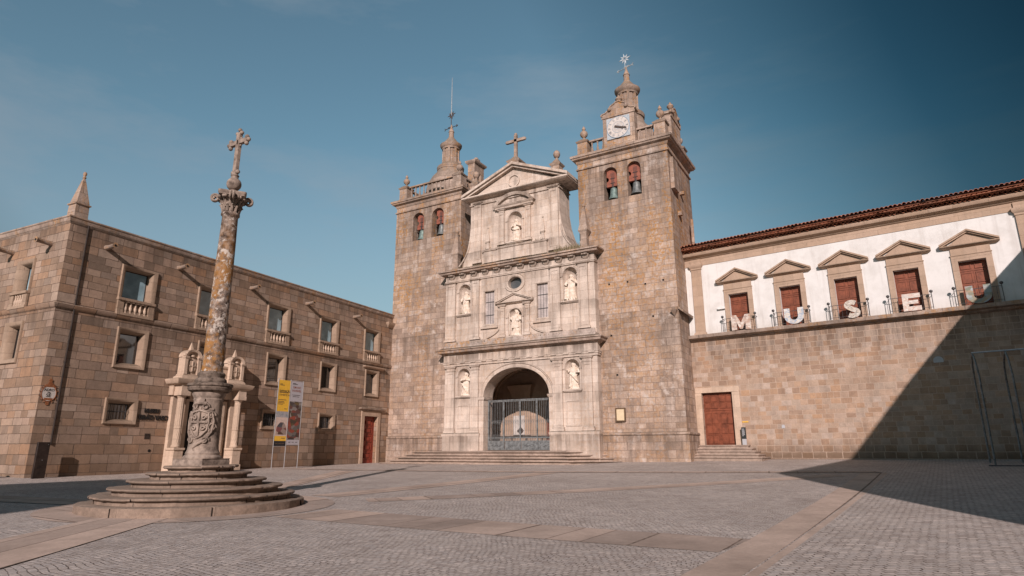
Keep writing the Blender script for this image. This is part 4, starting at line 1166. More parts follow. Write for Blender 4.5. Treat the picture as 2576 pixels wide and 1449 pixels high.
build('pediment_medallion', mb2, 'front', fr)
# aedicule with segmental pediment
for a, b in ((-23.28, -22.82), (-21.02, -20.56)):
    pilaster(a, b, 16.4, 19.25, 0.12, 0.12, 0.25, 0.3)
run('architrave', -23.45, -20.42, [(0.0, 19.2), (0.12, 19.22), (0.12, 19.36), (0.2, 19.40), (0.26, 19.50)], 'front', fr, 0.0, 0.15)
mb = MB(); cxs, half, rise = -21.95, 1.78, 0.92
vs = []; n = 20
R_ = (half ** 2 + rise ** 2) / (2 * rise); a0 = math.asin(half / R_)
for dr, y_ in ((-0.20, 0.10), (-0.20, -0.10), (-0.10, -0.16), (0.0, -0.22), (0.0, 0.12)):
    for i in range(n + 1):
        a = -a0 + 2 * a0 * i / n
        vs.append((cxs + (R_ + dr) * sin(a), y_, 19.45 + rise - R_ + (R_ + dr) * cos(a)))
fs = []
for q in range(4):
    for i in range(n): fs.append((q * (n + 1) + i, q * (n + 1) + i + 1, (q + 1) * (n + 1) + i + 1, (q + 1) * (n + 1) + i))
mb.add(vs, fs); build('segmental_pediment', mb, 'front', fr, smooth=40)
run('pedestal_band', -24.55, -19.3, [(0.05, 15.2), (0.05, 16.05), (0.12, 16.10), (0.15, 16.2), (0.0, 16.26)], 'front', fr, 0.02, 0.1)
run('pedestal_band', -23.25, -20.62, [(0.10, 15.2), (0.10, 16.07), (0.17, 16.12), (0.20, 16.24), (0.0, 16.3)], 'front', fr, 0.02, 0.1)
def obelisk_mesh(w, z0, z1, base_h, ball=0.07):
    mb = MB()
    mb.rect_sweep(-w * 0.35, w * 0.35, -w * 0.35, w * 0.35, [(0.12 * w, z0), (0.0, z0 + base_h * 0.3), (-0.02, z0 + base_h * 0.8), (0.2 * w, z0 + base_h)])
    mb.rect_sweep(-w * 0.5, w * 0.5, -w * 0.5, w * 0.5, [(0.02, z0 + base_h), (0.0, z0 + base_h + 0.05), (-w * 0.42, z1 - ball * 1.5)])
    mb.sphere((0, 0, z1 - ball), ball, 10, 7)
    return mb
for xc in (-24.26, -19.58): build('small_obelisk', obelisk_mesh(0.34, 16.25, 18.08, 0.62, 0.08), 'front', fr, loc=(xc, 0.12, 0))
for xc in (-27.2, -16.4): build('obelisk', obelisk_mesh(0.66, 15.0, 18.35, 1.35, 0.13), 'trimdark', fr, loc=(xc, 0.2, 0))
for sx_, xb_ in ((-1, -25.9), (1, -18.2)):
    mb = MB(); pts = [(xb_ + sx_ * (0.05 + 0.95 * t_ ** 2), 0.1, 17.2 - 1.9 * t_) for t_ in [i / 10 for i in range(11)]]
    mb.tube(pts, 0.07, 6); build('scroll_bracket', mb, 'front', fr, smooth=60)
# apex cross and side balls
mb = MB()
mb.rect_sweep(-0.45, 0.45, -0.4, 0.4, [(0, 22.3), (0, 22.95), (0.1, 23.05), (0.13, 23.15), (-0.1, 23.35), (-0.30, 23.6)])
mb.box(-0.12, 0.12, -0.10, 0.10, 23.55, 25.45); mb.box(-0.80, 0.80, -0.10, 0.10, 24.85, 25.07)
for q in ((-0.80, 24.96), (0.80, 24.96)): mb.sphere((q[0], 0, q[1]), 0.13, 8, 6)
mb.sphere((0, 0, 25.5), 0.13, 8, 6)
build('apex_cross', mb, 'trimdark', fr, loc=(-22.1, 0.6, 0), smooth=30)
for xc in (-25.75, -18.60):
    mb = MB(); mb.rect_sweep(-0.33, 0.33, -0.33, 0.33, [(0, 20.9), (0, 21.85), (0.08, 21.95), (0.12, 22.05), (-0.05, 22.2), (-0.22, 22.5)])
    mb.lathe(0, 0, [(0.12, 22.45), (0.10, 22.6), (0.2, 22.68), (0.26, 22.85), (0.26, 22.95), (0.2, 23.12), (0.05, 23.24)], 16)
    build('ball_finial', mb, 'trimdark', fr, loc=(xc, 0.6, 0))

# nave wall behind the frontispiece joining the towers
mb = MB(); mb.box(-27.2, -16.9, 0.95, 1.75, 8.5, 15.4)
build('nave_wall', mb, 'tower', cath, smooth=0)

# porch interior
mb = MB(); PX0, PX1, PY0, PY1, PZ = -27.0, -17.2, 1.0, 5.4, 1.62
mb.add([(PX0, PY0, PZ), (PX1, PY0, PZ), (PX1, PY1, PZ), (PX0, PY1, PZ)], [(0, 1, 2, 3)])
hole = arch(-20.6, 1.7, PZ, 4.6, 1.6, 20)
back = MB(); back.plate(rect(PX0, PX1, PZ, 8.3), [hole], PY1, 0.5); mb.add(back.v, back.f)
mb.add([(PX0, PY0, PZ), (PX0, PY1, PZ), (PX0, PY1, 8.3), (PX0, PY0, 8.3)], [(0, 1, 2, 3)])
mb.add([(PX1, PY0, PZ), (PX1, PY1, PZ), (PX1, PY1, 8.3), (PX1, PY0, 8.3)], [(0, 3, 2, 1)])
nV = 20; vs = []
for y_ in (PY0, PY1):
    for i in range(nV + 1):
        a = pi * i / nV; vs.append(((PX0 + PX1) / 2 + (PX1 - PX0) / 2 * cos(a), y_, 5.3 + 2.6 * sin(a)))
mb.add(vs, [(i, i + 1, nV + 2 + i, nV + 1 + i) for i in range(nV)])
mb.add([(PX0, PY0, PZ), (-24.46, PY0, PZ), (-24.46, PY0, 8.4), (PX0, PY0, 8.4)], [(0, 1, 2, 3)])
mb.add([(-19.22, PY0, PZ), (PX1, PY0, PZ), (PX1, PY0, 8.4), (-19.22, PY0, 8.4)], [(0, 1, 2, 3)])
porch = build('porch_vault', mb, 'dress', cath, smooth=30)
mb = MB()
for sx_ in ((PX0, PX1),):
    for (xa, ya, xb, yb_) in ((PX0, PY0, PX1, PY1), (PX1, PY0, PX0, PY1), (-23.9, PY0, -23.9, PY1 - 0.02)):
        pts = []
        for i in range(17):
            t_ = i / 16; x_ = xa + (xb - xa) * t_; y_ = ya + (yb_ - ya) * t_
            if xa == xb: x_ = xa; z_ = 5.3 + 2.5 * sqrt(max(0, 1 - ((x_ + 22.1) / 4.9) ** 2))
            else: z_ = 5.3 + 2.5 * sqrt(max(0, 1 - ((x_ + 22.1) / 4.9) ** 2))
            pts.append((x_, y_, z_))
        mb.tube(pts, 0.12, 6)
build('vault_rib', mb, 'dress', porch, smooth=60)
mb = MB(); mb.rect_sweep(-24.9, -23.7, PY1 - 0.15, PY1, [(0.0, 5.35), (0.15, 5.45), (0.3, 6.0), (0.45, 6.35), (0.5, 6.5)])
mb.box(-24.9, -23.6, PY1 - 0.10, PY1 - 0.002, PZ + 0.002, 5.35)
build('vault_corbel', mb, 'dress', porch)
mb = MB(); mb.box(-25.1, -24.1, PY1 - 0.16, PY1 - 0.102, 2.7, 4.2)
build('wall_tablet', mb, 'dial', porch)
mb = MB(); mb.box(-24.62, -24.22, PY1 - 0.24, PY1 - 0.16, 2.85, 3.25); mb.xform(T(-24.42, 0, 3.05) @ Matrix.Rotation(pi / 4, 4, 'Y') @ T(24.42, 0, -3.05))
build('tablet_ornament', mb, 'weathervane', porch)
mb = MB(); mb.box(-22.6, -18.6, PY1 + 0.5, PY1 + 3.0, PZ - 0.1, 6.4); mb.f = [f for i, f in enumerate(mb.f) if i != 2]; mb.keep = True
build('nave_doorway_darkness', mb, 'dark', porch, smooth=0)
mb = MB(); mb.box(-22.3, -20.6, PY1 + 0.12, PY1 + 0.2, PZ, 3.9)
for i in range(3):
    for j in range(2): mb.box(-22.2 + j * 0.85, -21.55 + j * 0.85, PY1 + 0.06, PY1 + 0.12, PZ + 0.15 + i * 0.72, PZ + 0.7 + i * 0.72)
build('nave_door', mb, 'door', porch)

# iron gate
gt = empty('iron_gate', (-21.78, 38.5, 1.62)); tag(gt, 'tall grey iron gate closing the arched church porch', 'gate')
mb = MB()
for x_ in (-2.58, -1.32, 0.0, 1.32, 2.58): mb.box(x_ - 0.045, x_ + 0.045, -0.045, 0.045, 0, 3.38)
for z_ in (0.0, 0.55, 0.78, 3.28): mb.box(-2.58, 2.58, -0.035, 0.035, z_, z_ + 0.06)
mb.box(-2.62, 2.62, -0.06, 0.06, 3.36, 3.42)
build('gate_frame', mb, 'gate', gt)
for s_ in range(4):
    x0 = -2.55 + s_ * 1.31
    mb = MB()
    for i in range(1, 9): mb.tube([(x0 + i * 0.14, 0, 0.6), (x0 + i * 0.14, 0, 3.3)], 0.014, 5)
    for i in range(8):
        xx_ = x0 + 0.07 + i * 0.14 + 0.0
        mb.tube([(xx_, 0, 0.6), (xx_, 0, 1.0), (xx_ , 0, 1.06)], [0.012, 0.012, 0.004], 5)
        mb.tube([(xx_ - 0.05, -0.01, 1.88), (xx_, -0.01, 2.04), (xx_ + 0.05, -0.01, 1.88), (xx_, -0.01, 1.74), (xx_ - 0.05, -0.01, 1.88)], 0.011, 4)
    build('gate_bars', mb, 'gate', gt)
    mb = MB(); mb.box(x0 + 0.02, x0 + 1.24, -0.02, 0.02, 0.06, 0.55)
    mb.box(x0 + 0.10, x0 + 1.16, -0.035, -0.02, 0.12, 0.15); mb.box(x0 + 0.10, x0 + 1.16, -0.035, -0.02, 0.46, 0.49)
    mb.tube([(x0 + 0.25, -0.03, 0.30), (x0 + 0.45, -0.03, 0.38), (x0 + 0.63, -0.03, 0.27), (x0 + 0.81, -0.03, 0.38), (x0 + 1.0, -0.03, 0.30)], 0.025, 6)
    mb.tube([(x0 + 0.25, -0.03, 0.30), (x0 + 0.45, -0.03, 0.22), (x0 + 0.63, -0.03, 0.33), (x0 + 0.81, -0.03, 0.22), (x0 + 1.0, -0.03, 0.30)], 0.025, 6)
    build('gate_panel', mb, 'gate', gt)

# statues
place_statue('virgin', -21.92, 38.28, 16.55, 1.78, 'white stone woman in prayer in the topmost niche below the pediment')
place_statue('bishop', -21.88, 38.18, 9.45, 1.88, 'white stone bishop with crozier in the central niche over the arch')
place_statue('robed', -26.24, 38.2, 11.48, 1.80, 'draped saint in the upper left niche, bare arms crossed low')
place_statue('child', -17.50, 38.2, 11.48, 1.90, 'saint with a small child at his side in the upper right niche')
place_statue('reader', -26.20, 38.2, 5.42, 1.72, 'robed saint reading in the lower left niche beside the gate')
place_statue('preacher', -17.50, 38.2, 5.47, 1.78, 'broad bearded saint in the lower right niche beside the gate')

# church steps
st = empty('church_steps', (0, 38, 0)); tag(st, 'wide weathered stone steps below the church gate', 'steps')
lv = [(1.52, 1.00, -29.75, -17.9, 1.32), (1.32, 1.40, -30.1, -17.5, 1.13), (1.13, 1.80, -30.5, -17.1, 0.95), (0.95, 2.20, -30.9, -16.75, 0.77), (0.77, 2.60, -31.3, -16.4, 0.3)]
for i, (zt, d, xa, xb, zb_) in enumerate(lv):
    mb = MB(); zb2 = zb_ - 0.3
    e = 0.0
    # trapezoid plan: right side runs back to the tower foot
    yb_ = 0.75
    xr = xb + 0.3
    xa = (-30.0, -30.4, -30.8, -31.2, -31.65)[i]; xr = (-15.5, -15.1, -14.65, -14.2, -13.8)[i]
    def lay(o, z):
        return [(xa - o, -d - o, z), (xb + o, -d - o, z), (xr + o, yb_, z), (xa - o - 0.05, yb_, z)]
    prof = [(-0.13, zb2), (-0.13, zt - 0.085), (-0.01, zt - 0.075), (0.015, zt - 0.04), (0.0, zt)]
    vs = []
    for o, z in prof: vs += lay(o, z)
    fs = [(a * 4 + j, a * 4 + (j + 1) % 4, (a + 1) * 4 + (j + 1) % 4, (a + 1) * 4 + j) for a in range(len(prof) - 1) for j in range(4)]
    fs.append(tuple((len(prof) - 1) * 4 + j for j in range(4)))
    mb.add(vs, fs)
    if i == 0:
        mb.add([(-28.2, -0.95, 1.525), (-17.95, -0.95, 1.525), (-17.95, 1.2, 1.63), (-28.2, 1.2, 1.63)], [(0, 1, 2, 3)])
    build('step', mb, 'churchstep', st, bevel=0.012)

# notice board on the right tower
nb = empty('notice_board', (-14.47, 38.58, 3.77)); tag(nb, 'small framed notice board on the clock tower wall', 'notice board')
mb = MB()
for a in (rect(-0.33, 0.33, 0.36, 0.43), rect(-0.33, 0.33, -0.43, -0.36), rect(-0.33, -0.26, -0.36, 0.36), rect(0.26, 0.33, -0.36, 0.36)): mb.prism(a, -0.14, 0)
build('frame', mb, 'bronzetrim', nb)
mb = MB(); mb.box(-0.26, 0.26, -0.09, -0.05, -0.36, 0.36); build('notice', mb, 'paper', nb)

# weeds on the ledges
mb = MB(); rnd = random.Random(3)
for (xa, xb, z_, y_, cnt, hh) in ((-27.6, -16.0, 15.05, -0.15, 260, 0.14), (-18.6, -16.6, 15.1, 0.0, 320, 0.5), (-27.6, -16.1, 9.25, -0.2, 120, 0.12), (-24.4, -19.4, 16.3, 0.0, 70, 0.12), (-18.1, -16.9, 11.5, -0.02, 40, 0.18), (-26.8, -25.8, 11.5, -0.02, 30, 0.2)):
    for _ in range(cnt):
        x = rnd.uniform(xa, xb); y = y_ + rnd.uniform(-0.15, 0.15); h = hh * rnd.uniform(0.3, 1.0)
        dx, dy = rnd.uniform(-0.6, 0.6) * h, rnd.uniform(-0.5, 0.3) * h; w = 0.018
        mb.add([(x - w, y, z_), (x + w, y, z_), (x + dx, y + dy, z_ + h), (x, y + w, z_)], [(0, 1, 2), (1, 3, 2), (3, 0, 2)])
wd = build('ledge_weeds', mb, 'weed', None, loc=(0, 38, 0), smooth=0)
tag(wd, 'dry weeds growing along the facade ledges', 'weeds', kind='stuff')

# ------------------------------------------------------------------ LEFT MUSEUM (x: -25 corner .. 0 junction; outward = -y)
AL = radians(-4.209)
mus = empty('museum_building', (-33.75, 38.5, 0), atan2(cos(AL), sin(AL)))
tag(mus, 'three storey granite museum building with stone water spouts, left of the church', 'building')
UPW = [-21.35, -16.95, -11.95, -7.25, -2.45]; LOW = [-21.25, -16.7, -11.8, -7.05, -2.25]; SMW = [-21.3, -11.8, -6.9]
DOOR = (-2.85, -1.38, 4.05)
holes = []
for x in UPW: holes.append(rect(x - 0.90, x + 0.90, 8.22, 10.66))
for x in LOW: holes.append(rect(x - 0.76, x + 0.76, 5.62, 7.52))
for x in SMW: holes.append(rect(x - 0.76, x + 0.76, 2.92, 4.04))
mb = MB()
DX0, DX1 = -2.88, -1.32
outer = [(-25, -0.6), (DX0, -0.6), (DX0, 4.1), (DX1, 4.1), (DX1, -0.6), (0.4, -0.6), (0.4, 12.2), (-25, 12.2)]
# portal doorway opening
holes.append(rect(-17.9, -15.86, 0.3, 4.3))
mb.plate(outer, holes, 0, 0.35)
# door reveal
mb.add([(DX0, 0, 0), (DX0, 0.35, 0), (DX0, 0.35, 4.1), (DX0, 0, 4.1), (DX1, 0, 0), (DX1, 0.35, 0), (DX1, 0.35, 4.1), (DX1, 0, 4.1)], [(0, 1, 2, 3), (4, 7, 6, 5), (3, 2, 6, 7)])
mb.add([(-25, 14, 12.2), (0.4, 14, 12.2), (0.4, 0, 12.2), (-25, 0, 12.2)], [(3, 2, 1, 0)])
mb.add([(0.4, 14, 0), (0.4, 14, 12.2), (-25, 14, 12.2), (-25, 14, 0)], [(0, 1, 2, 3)])
# south face: from corner going in +y ; windows
s0 = len(mb.v); f0 = len(mb.f)
SW = [3.0, 8.4]
hs = []
for x in SW: hs += [rect(-x - 0.62, -x + 0.62, 8.22, 10.5), rect(-x - 0.62, -x + 0.62, 5.62, 7.45)]
mb.plate(rect(-14, 0, -0.6, 12.2), hs, 0, 0.35)
mb.xform(T(-25, 0, 0) @ Matrix.Rotation(-pi / 2, 4, 'Z'), s0)
mb.keep = True
mw = build('museum_wall', mb, 'museum', mus, smooth=0)
# string course, cornice
mb = MB(); mb.rect_sweep(-25, 0.3, 0, 14, [(0.0, 7.93), (0.06, 7.97), (0.12, 8.08), (0.14, 8.16), (0.02, 8.21)], cap=False); build('string_course', mb, 'museum', mus)
mb = MB(); mb.rect_sweep(-25, 0.3, 0, 14, [(0.0, 12.0), (0.05, 12.05), (0.10, 12.14), (0.12, 12.26), (0.16, 12.30), (0.16, 12.36), (0.0, 12.40)]); build('cornice', mb, 'trimdark', mus)
def museum_window(parent, x, ho, zo0, zo1, hi, zi0, zi1, pane, bal=False, grille=False, rz=None, loc=(0, 0, 0)):
    """stone surround rolling into the opening; local coords centred on x"""
    mb = MB()
    steps = [(0.0, 0.0, 0.02), (0.0, 0.0, -0.06), (0.06, 0.06, -0.10)]
    for i in range(1, 7):
        a = pi / 2 * i / 6
        steps.append((0.06 + (0.94) * (sin(a)) ** 1.0 * 1.0, 0, -0.10 + 0.44 * (1 - cos(a))))
    vs = []
    for (f_, _, y_) in steps:
        xa = ho + (hi - ho) * f_; z0_ = zo0 + (zi0 - zo0) * f_; z1_ = zo1 + (zi1 - zo1) * f_
        vs += [(-xa, y_, z0_), (xa, y_, z0_), (xa, y_, z1_), (-xa, y_, z1_)]
    fs = [(a * 4 + j, a * 4 + (j + 1) % 4, (a + 1) * 4 + (j + 1) % 4, (a + 1) * 4 + j) for a in range(len(steps) - 1) for j in range(4)]
    mb.add(vs, fs)
    w = build('window', mb, 'surround', parent, loc=(loc[0] + x * (1 if rz is None else 0), loc[1], 0), rotz=rz, smooth=50)
    gp = MB(); gp.box(-hi, hi, 0.33, 0.36, zi0, zi1); build('pane', gp, pane, w, smooth=0)
    fb = MB()
    for a in (rect(-hi, -hi + 0.04, zi0, zi1), rect(hi - 0.04, hi, zi0, zi1), rect(-hi + .04, hi - .04, zi1 - 0.04, zi1)): fb.prism(a, 0.30, 0.33)
    build('sash', fb, 'pipe', w, smooth=0)
    if grille:
        gm = MB()
        for i in range(1, 6): gm.tube([(-hi + 2 * hi * i / 6, 0.12, zi0), (-hi + 2 * hi * i / 6, 0.12, zi1)], 0.014, 5)
        gm.tube([(-hi, 0.12, (zi0 + zi1) / 2), (hi, 0.12, (zi0 + zi1) / 2)], 0.014, 5)
        build('grille', gm, 'iron', w)
    if bal:
        bm_ = MB(); bm_.box(-ho - 0.02, ho + 0.02, -0.20, 0.0, zi0 - 0.14, zi0 - 0.02); bm_.box(-ho, ho, -0.16, 0.0, zo0 - 0.02, zo0 + 0.12)
        bm_.box(-ho, -hi - 0.02, -0.13, 0.0, zo0 + 0.12, zi0 - 0.14); bm_.box(hi + 0.02, ho, -0.13, 0.0, zo0 + 0.12, zi0 - 0.14)
        build('balcony_rail', bm_, 'surround', w)
        nb_ = 5 if hi > 0.5 else 4
        for i in range(nb_):
            q = MB(); q.lathe(0, 0, balprof(zi0 - 0.14 - zo0 - 0.12, 0.95), 10); build('baluster', q, 'portal', w, loc=(-hi + 2 * hi * (i + 0.5) / nb_, -0.06, zo0 + 0.12), smooth=50)
    return w
for x in UPW: museum_window(mus, x, 0.96, 8.16, 10.72, 0.63, 9.02, 10.50, 'tealpane', bal=True)
for x in LOW: museum_window(mus, x, 0.81, 5.56, 7.57, 0.52, 5.86, 7.30, 'pane')
for x in SMW: museum_window(mus, x, 0.82, 2.87, 4.10, 0.52, 3.12, 3.85, 'pane', grille=True)
# the balcony openings below the glass line are glazed dark
for x in UPW:
    q = MB(); q.box(x - 0.62, x + 0.62, 0.30, 0.34, 8.25, 9.0); build('pane', q, 'tealpane', mus, smooth=0)
for x in SW:
    museum_window(mus, 0, 0.72, 8.16, 10.58, 0.38, 8.98, 10.3, 'tealpane', bal=True, rz=-pi / 2, loc=(-25.0, x))
    museum_window(mus, 0, 0.72, 5.54, 7.52, 0.38, 5.86, 7.25, 'pane', rz=-pi / 2, loc=(-25.0, x))
run('door_hood', -3.1, -1.05, [(0.0, 7.62), (0.10, 7.66), (0.22, 7.74), (0.24, 7.82), (0.0, 7.88)], 'dress', mus, -0.02, 0.1)
run('door_hood', -3.3, -0.75, [(0.0, 4.50), (0.08, 4.54), (0.22, 4.60), (0.24, 4.68), (0.0, 4.74)], 'trimdark', mus, -0.02, 0.1)
run('end_corbel', -0.5, 0.3, [(0.0, 11.2), (0.12, 11.3), (0.25, 11.5), (0.28, 11.62)], 'dress', mus, -0.02, 0.1)
# gargoyles
def gargoyle(x, z, rz=0.0, loc=None):
    mb = MB()
    mb.tube([(0, 0.05, 0), (0, -0.22, 0.0), (0, -0.62, 0.02), (0, -0.70, 0.02)], [0.14, 0.105, 0.11, 0.15], 12)
    g_ = build('water_spout', mb, 'trimdark', mus, loc=loc or (x, 0, z), rotz=rz, smooth=50)
    q = MB(); q.tube([(0, -0.703, 0.02), (0, -0.71, 0.02)], 0.06, 10); build('spout_mouth', q, 'dark', g_)
for x in (-23.2, -19.25, -14.3, -9.58, -4.67): gargoyle(x, 11.30)
for y in (1.25, 4.5, 8.3): gargoyle(0, 11.15, -pi / 2, (-25.0, y, 11.15))
# obelisk at corner
mb = MB()
mb.rect_sweep(-24.86, -24.22, 0.1, 0.74, [(0.0, 12.3), (-0.02, 13.05), (0.04, 13.09), (0.04, 13.14), (-0.02, 13.16), (-0.26, 14.45)])
mb.lathe(-24.54, 0.42, [(0.07, 14.4), (0.05, 14.5), (0.09, 14.56), (0.05, 14.64), (0.09, 14.74), (0.07, 14.84), (0.02, 14.88)], 10)
build('corner_obelisk', mb, 'trimdark', mus)
mb = MB(); mb.tube([(-24.2, -0.045, 1.9), (-24.2, -0.045, 12.1)], 0.04, 8)
for z in (3, 5.5, 8.4, 10.5): mb.tube([(-24.2, -0.045, z), (-24.2, -0.045, z + 0.06)], 0.055, 8)
build('drainpipe', mb, 'pipe', mus)
# red door
mb = MB(); mb.box(DX0, DX1, 0.26, 0.32, 0.4, 4.1)
d_ = build('door', mb, 'reddoor', mus, smooth=0)
for i in range(5):
    for j in range(1):
        q = MB(); z_ = 1.0 + i * 0.61
        q.rect_sweep(-2.62, -1.58, 0.225, 0.259, [(0.0, z_), (0.0, z_ + 0.07)]); q.rect_sweep(-2.62, -1.58, 0.225, 0.259, [(0.0, z_ + 0.42), (0.0, z_ + 0.49)]); q.rect_sweep(-2.62, -2.55, 0.226, 0.259, [(0.0, z_ + 0.07), (0.0, z_ + 0.42)]); q.rect_sweep(-1.65, -1.58, 0.226, 0.259, [(0.0, z_ + 0.07), (0.0, z_ + 0.42)])
        q.rect_sweep(-2.36, -1.84, 0.19, 0.259, [(0.0, z_ + 0.10), (0.0, z_ + 0.36)])
        build('door_panel', q, 'reddoor', d_, smooth=0)
mb = MB()
for a in (rect(DX0 - 0.34, DX0, 0.4, 4.5), rect(DX1, DX1 + 0.34, 0.4, 4.5), rect(DX0, DX1, 4.1, 4.5)): mb.prism(a, -0.07, 0.02)
build('door_frame', mb, 'dress', mus, bevel=0.02)
# portal behind the column
pt = empty('p', (0, 0, 0)); bpy.data.objects.remove(pt)
mb = MB()
PXc = -16.70
for sx_ in (-1, 1):
    xc = PXc + sx_ * 1.82
    mb.rect_sweep(xc - 0.26, xc + 0.26, -0.86, -0.28, [(0.05, 0.2), (0.05, 0.85), (0.0, 0.9), (0.0, 1.62), (0.06, 1.66), (0.06, 1.76)])
    mb.rect_sweep(xc - 0.20, xc + 0.20, -0.22, 0.0, [(0, 0.3), (0, 4.5)])
    mb.rect_sweep(xc - 0.26, xc + 0.26, -0.88, -0.1, [(0.02, 4.42), (0.02, 4.62), (0.0, 4.66), (0.0, 4.95), (0.08, 5.0)])
mb.rect_sweep(PXc - 2.18, PXc + 2.18, -0.35, 0.0, [(0, 4.45), (0.0, 4.95), (0.06, 5.0)])
mb.rect_sweep(PXc - 2.18, PXc + 2.18, -0.75, 0.0, [(0.1, 4.98), (0.22, 5.05), (0.28, 5.18), (0.30, 5.26), (0.1, 5.32)])
for sx_ in (-1, 1):
    xa, xb = sorted((PXc + sx_ * 1.02, PXc + sx_ * 1.4)); mb.rect_sweep(xa, xb, -0.18, 0.0, [(0.0, 0.3), (0, 4.3)])
    xa, xb = sorted((PXc + sx_ * 1.10, PXc + sx_ * 1.24)); mb.box(xa, xb, -0.24, -0.18, 0.4, 4.3)
mb.box(PXc - 1.02, PXc + 1.02, -0.18, 0.0, 4.2, 4.46)
portal = build('portal', mb, 'portal', mus, smooth=35)
for sx_ in (-1, 1):
    xc = PXc + sx_ * 1.82
    mb = MB()
    n = 24; vs = []; zz = [(0.22, 1.78), (0.24, 1.84), (0.20, 1.90), (0.185, 1.93)]
    mb.lathe(xc, -0.58, zz, 20)
    prof = [1.92 + 0.09 * i for i in range(28)]
    for i, z in enumerate(prof):
        tw = max(0.0, 2.75 - z) * 2.2
        for j in range(n * 2):
            a = 2 * pi * j / (n * 2)
            fl = 0.92 + 0.08 * (1 if (j % 4) < 2 else 0)
            r_ = 0.185 * fl * (1.0 - 0.03 * max(0, z - 2.8))
            vs.append((xc + r_ * cos(a + tw), -0.58 + r_ * sin(a + tw), z))
    fs = [(i * 48 + j, i * 48 + (j + 1) % 48, (i + 1) * 48 + (j + 1) % 48, (i + 1) * 48 + j) for i in range(len(prof) - 1) for j in range(48)]
    mb.add(vs, fs)
    mb.lathe(xc, -0.58, [(0.19, 2.72), (0.205, 2.75), (0.19, 2.78)], 20)
    mb.lathe(xc, -0.58, [(0.175, 4.3), (0.20, 4.33), (0.22, 4.40), (0.25, 4.43)], 20)
    build('portal_column', mb, 'portal', portal, smooth=50)
    # aedicule on top
    xa = PXc + sx_ * 1.44
    mb = MB()
    mb.rect_sweep(xa - 0.52, xa + 0.52, -0.66, -0.1, [(0.10, 5.3), (0.08, 5.42), (0.0, 5.5), (0.0, 5.56)])
    mb.rect_sweep(xa - 0.46, xa + 0.46, -0.55, -0.1, [(0, 5.5), (0, 6.45)])
    for q in (-0.40, 0.40): mb.rect_sweep(xa + q - 0.09, xa + q + 0.09, -0.66, -0.5, [(0.02, 5.56), (0, 5.6), (0, 6.38), (0.04, 6.42), (0.05, 6.5)])
    vs = []; n = 12
    for r_, y_ in ((0.36, -0.5), (0.36, -0.66), (0.50, -0.70), (0.50, -0.1)):
        for i in range(n + 1):
            a = pi * i / n; vs.append((xa + r_ * cos(a), y_, 6.48 + r_ * 0.85 * sin(a)))
    mb.add(vs, [(q * (n + 1) + i, q * (n + 1) + i + 1, (q + 1) * (n + 1) + i + 1, (q + 1) * (n + 1) + i) for q in range(3) for i in range(n)])
    mb.prism(arch(xa, 0.37, 6.45, 6.48, 0.31, 10), -0.5, -0.1)
    mb.sphere((xa - 0.5, -0.6, 6.58), 0.10, 8, 6); mb.sphere((xa + 0.5, -0.6, 6.58), 0.10, 8, 6)
    mb.rect_sweep(xa - 0.09, xa + 0.09, -0.44, -0.26, [(0.02, 6.88), (0.0, 6.95), (-0.08, 7.32)])
    # carved shield
    mb.prism([(xa - 0.22, 5.85), (xa - 0.1, 5.72), (xa, 5.68), (xa + 0.1, 5.72), (xa + 0.22, 5.85), (xa + 0.22, 6.22), (xa + 0.1, 6.34), (xa - 0.1, 6.34), (xa - 0.22, 6.22)], -0.60, -0.5)
    mb.tube([(xa, -0.62, 5.74), (xa, -0.62, 6.28)], 0.03, 5); mb.tube([(xa - 0.18, -0.62, 6.02), (xa + 0.18, -0.62, 6.02)], 0.03, 5)
    mb.sphere((xa, -0.56, 6.55), 0.12, 8, 6, 0.6)
    build('portal_aedicule', mb, 'portal', portal, smooth=40)
mb = MB(); mb.rect_sweep(PXc - 1.1, PXc + 1.1, -0.45, -0.05, [(0.0, 5.3), (0, 6.1), (0.06, 6.15), (0.06, 6.25)]); build('portal_attic', mb, 'portal', portal)
mb = MB(); mb.box(PXc - 1.02, PXc + 1.02, 0.28, 0.33, 0.2, 4.3); build('doorway_darkness', mb, 'dark', portal, smooth=0)
# wall lettering
text('wall_lettering', 'MUSEU', 0.27, 'blackpaint', mus, T(-19.68, -0.03, 3.58), 0.012, 0.010, sx=0.95)
text('wall_lettering', 'GRÃO VASCO', 0.31, 'blackpaint', mus, T(-19.44, -0.03, 3.24), 0.012, 0.012, sx=0.92)
mb = MB()
for i in range(6):
    mb.box(-19.86 + i * 0.05, -19.835 + i * 0.05, -0.012, 0.0, 2.18, 2.46); mb.box(-19.88, -19.56, -0.01, 0.0, 2.19 + i * 0.05, 2.205 + i * 0.05)
build('air_vent', mb, 'pipe', mus, smooth=0)
mb = MB(); mb.tube([(-19.52, -0.02, 1.62), (-19.52, 0.0, 1.62)], 0.075, 14); build('drain_hole', mb, 'dark', mus)

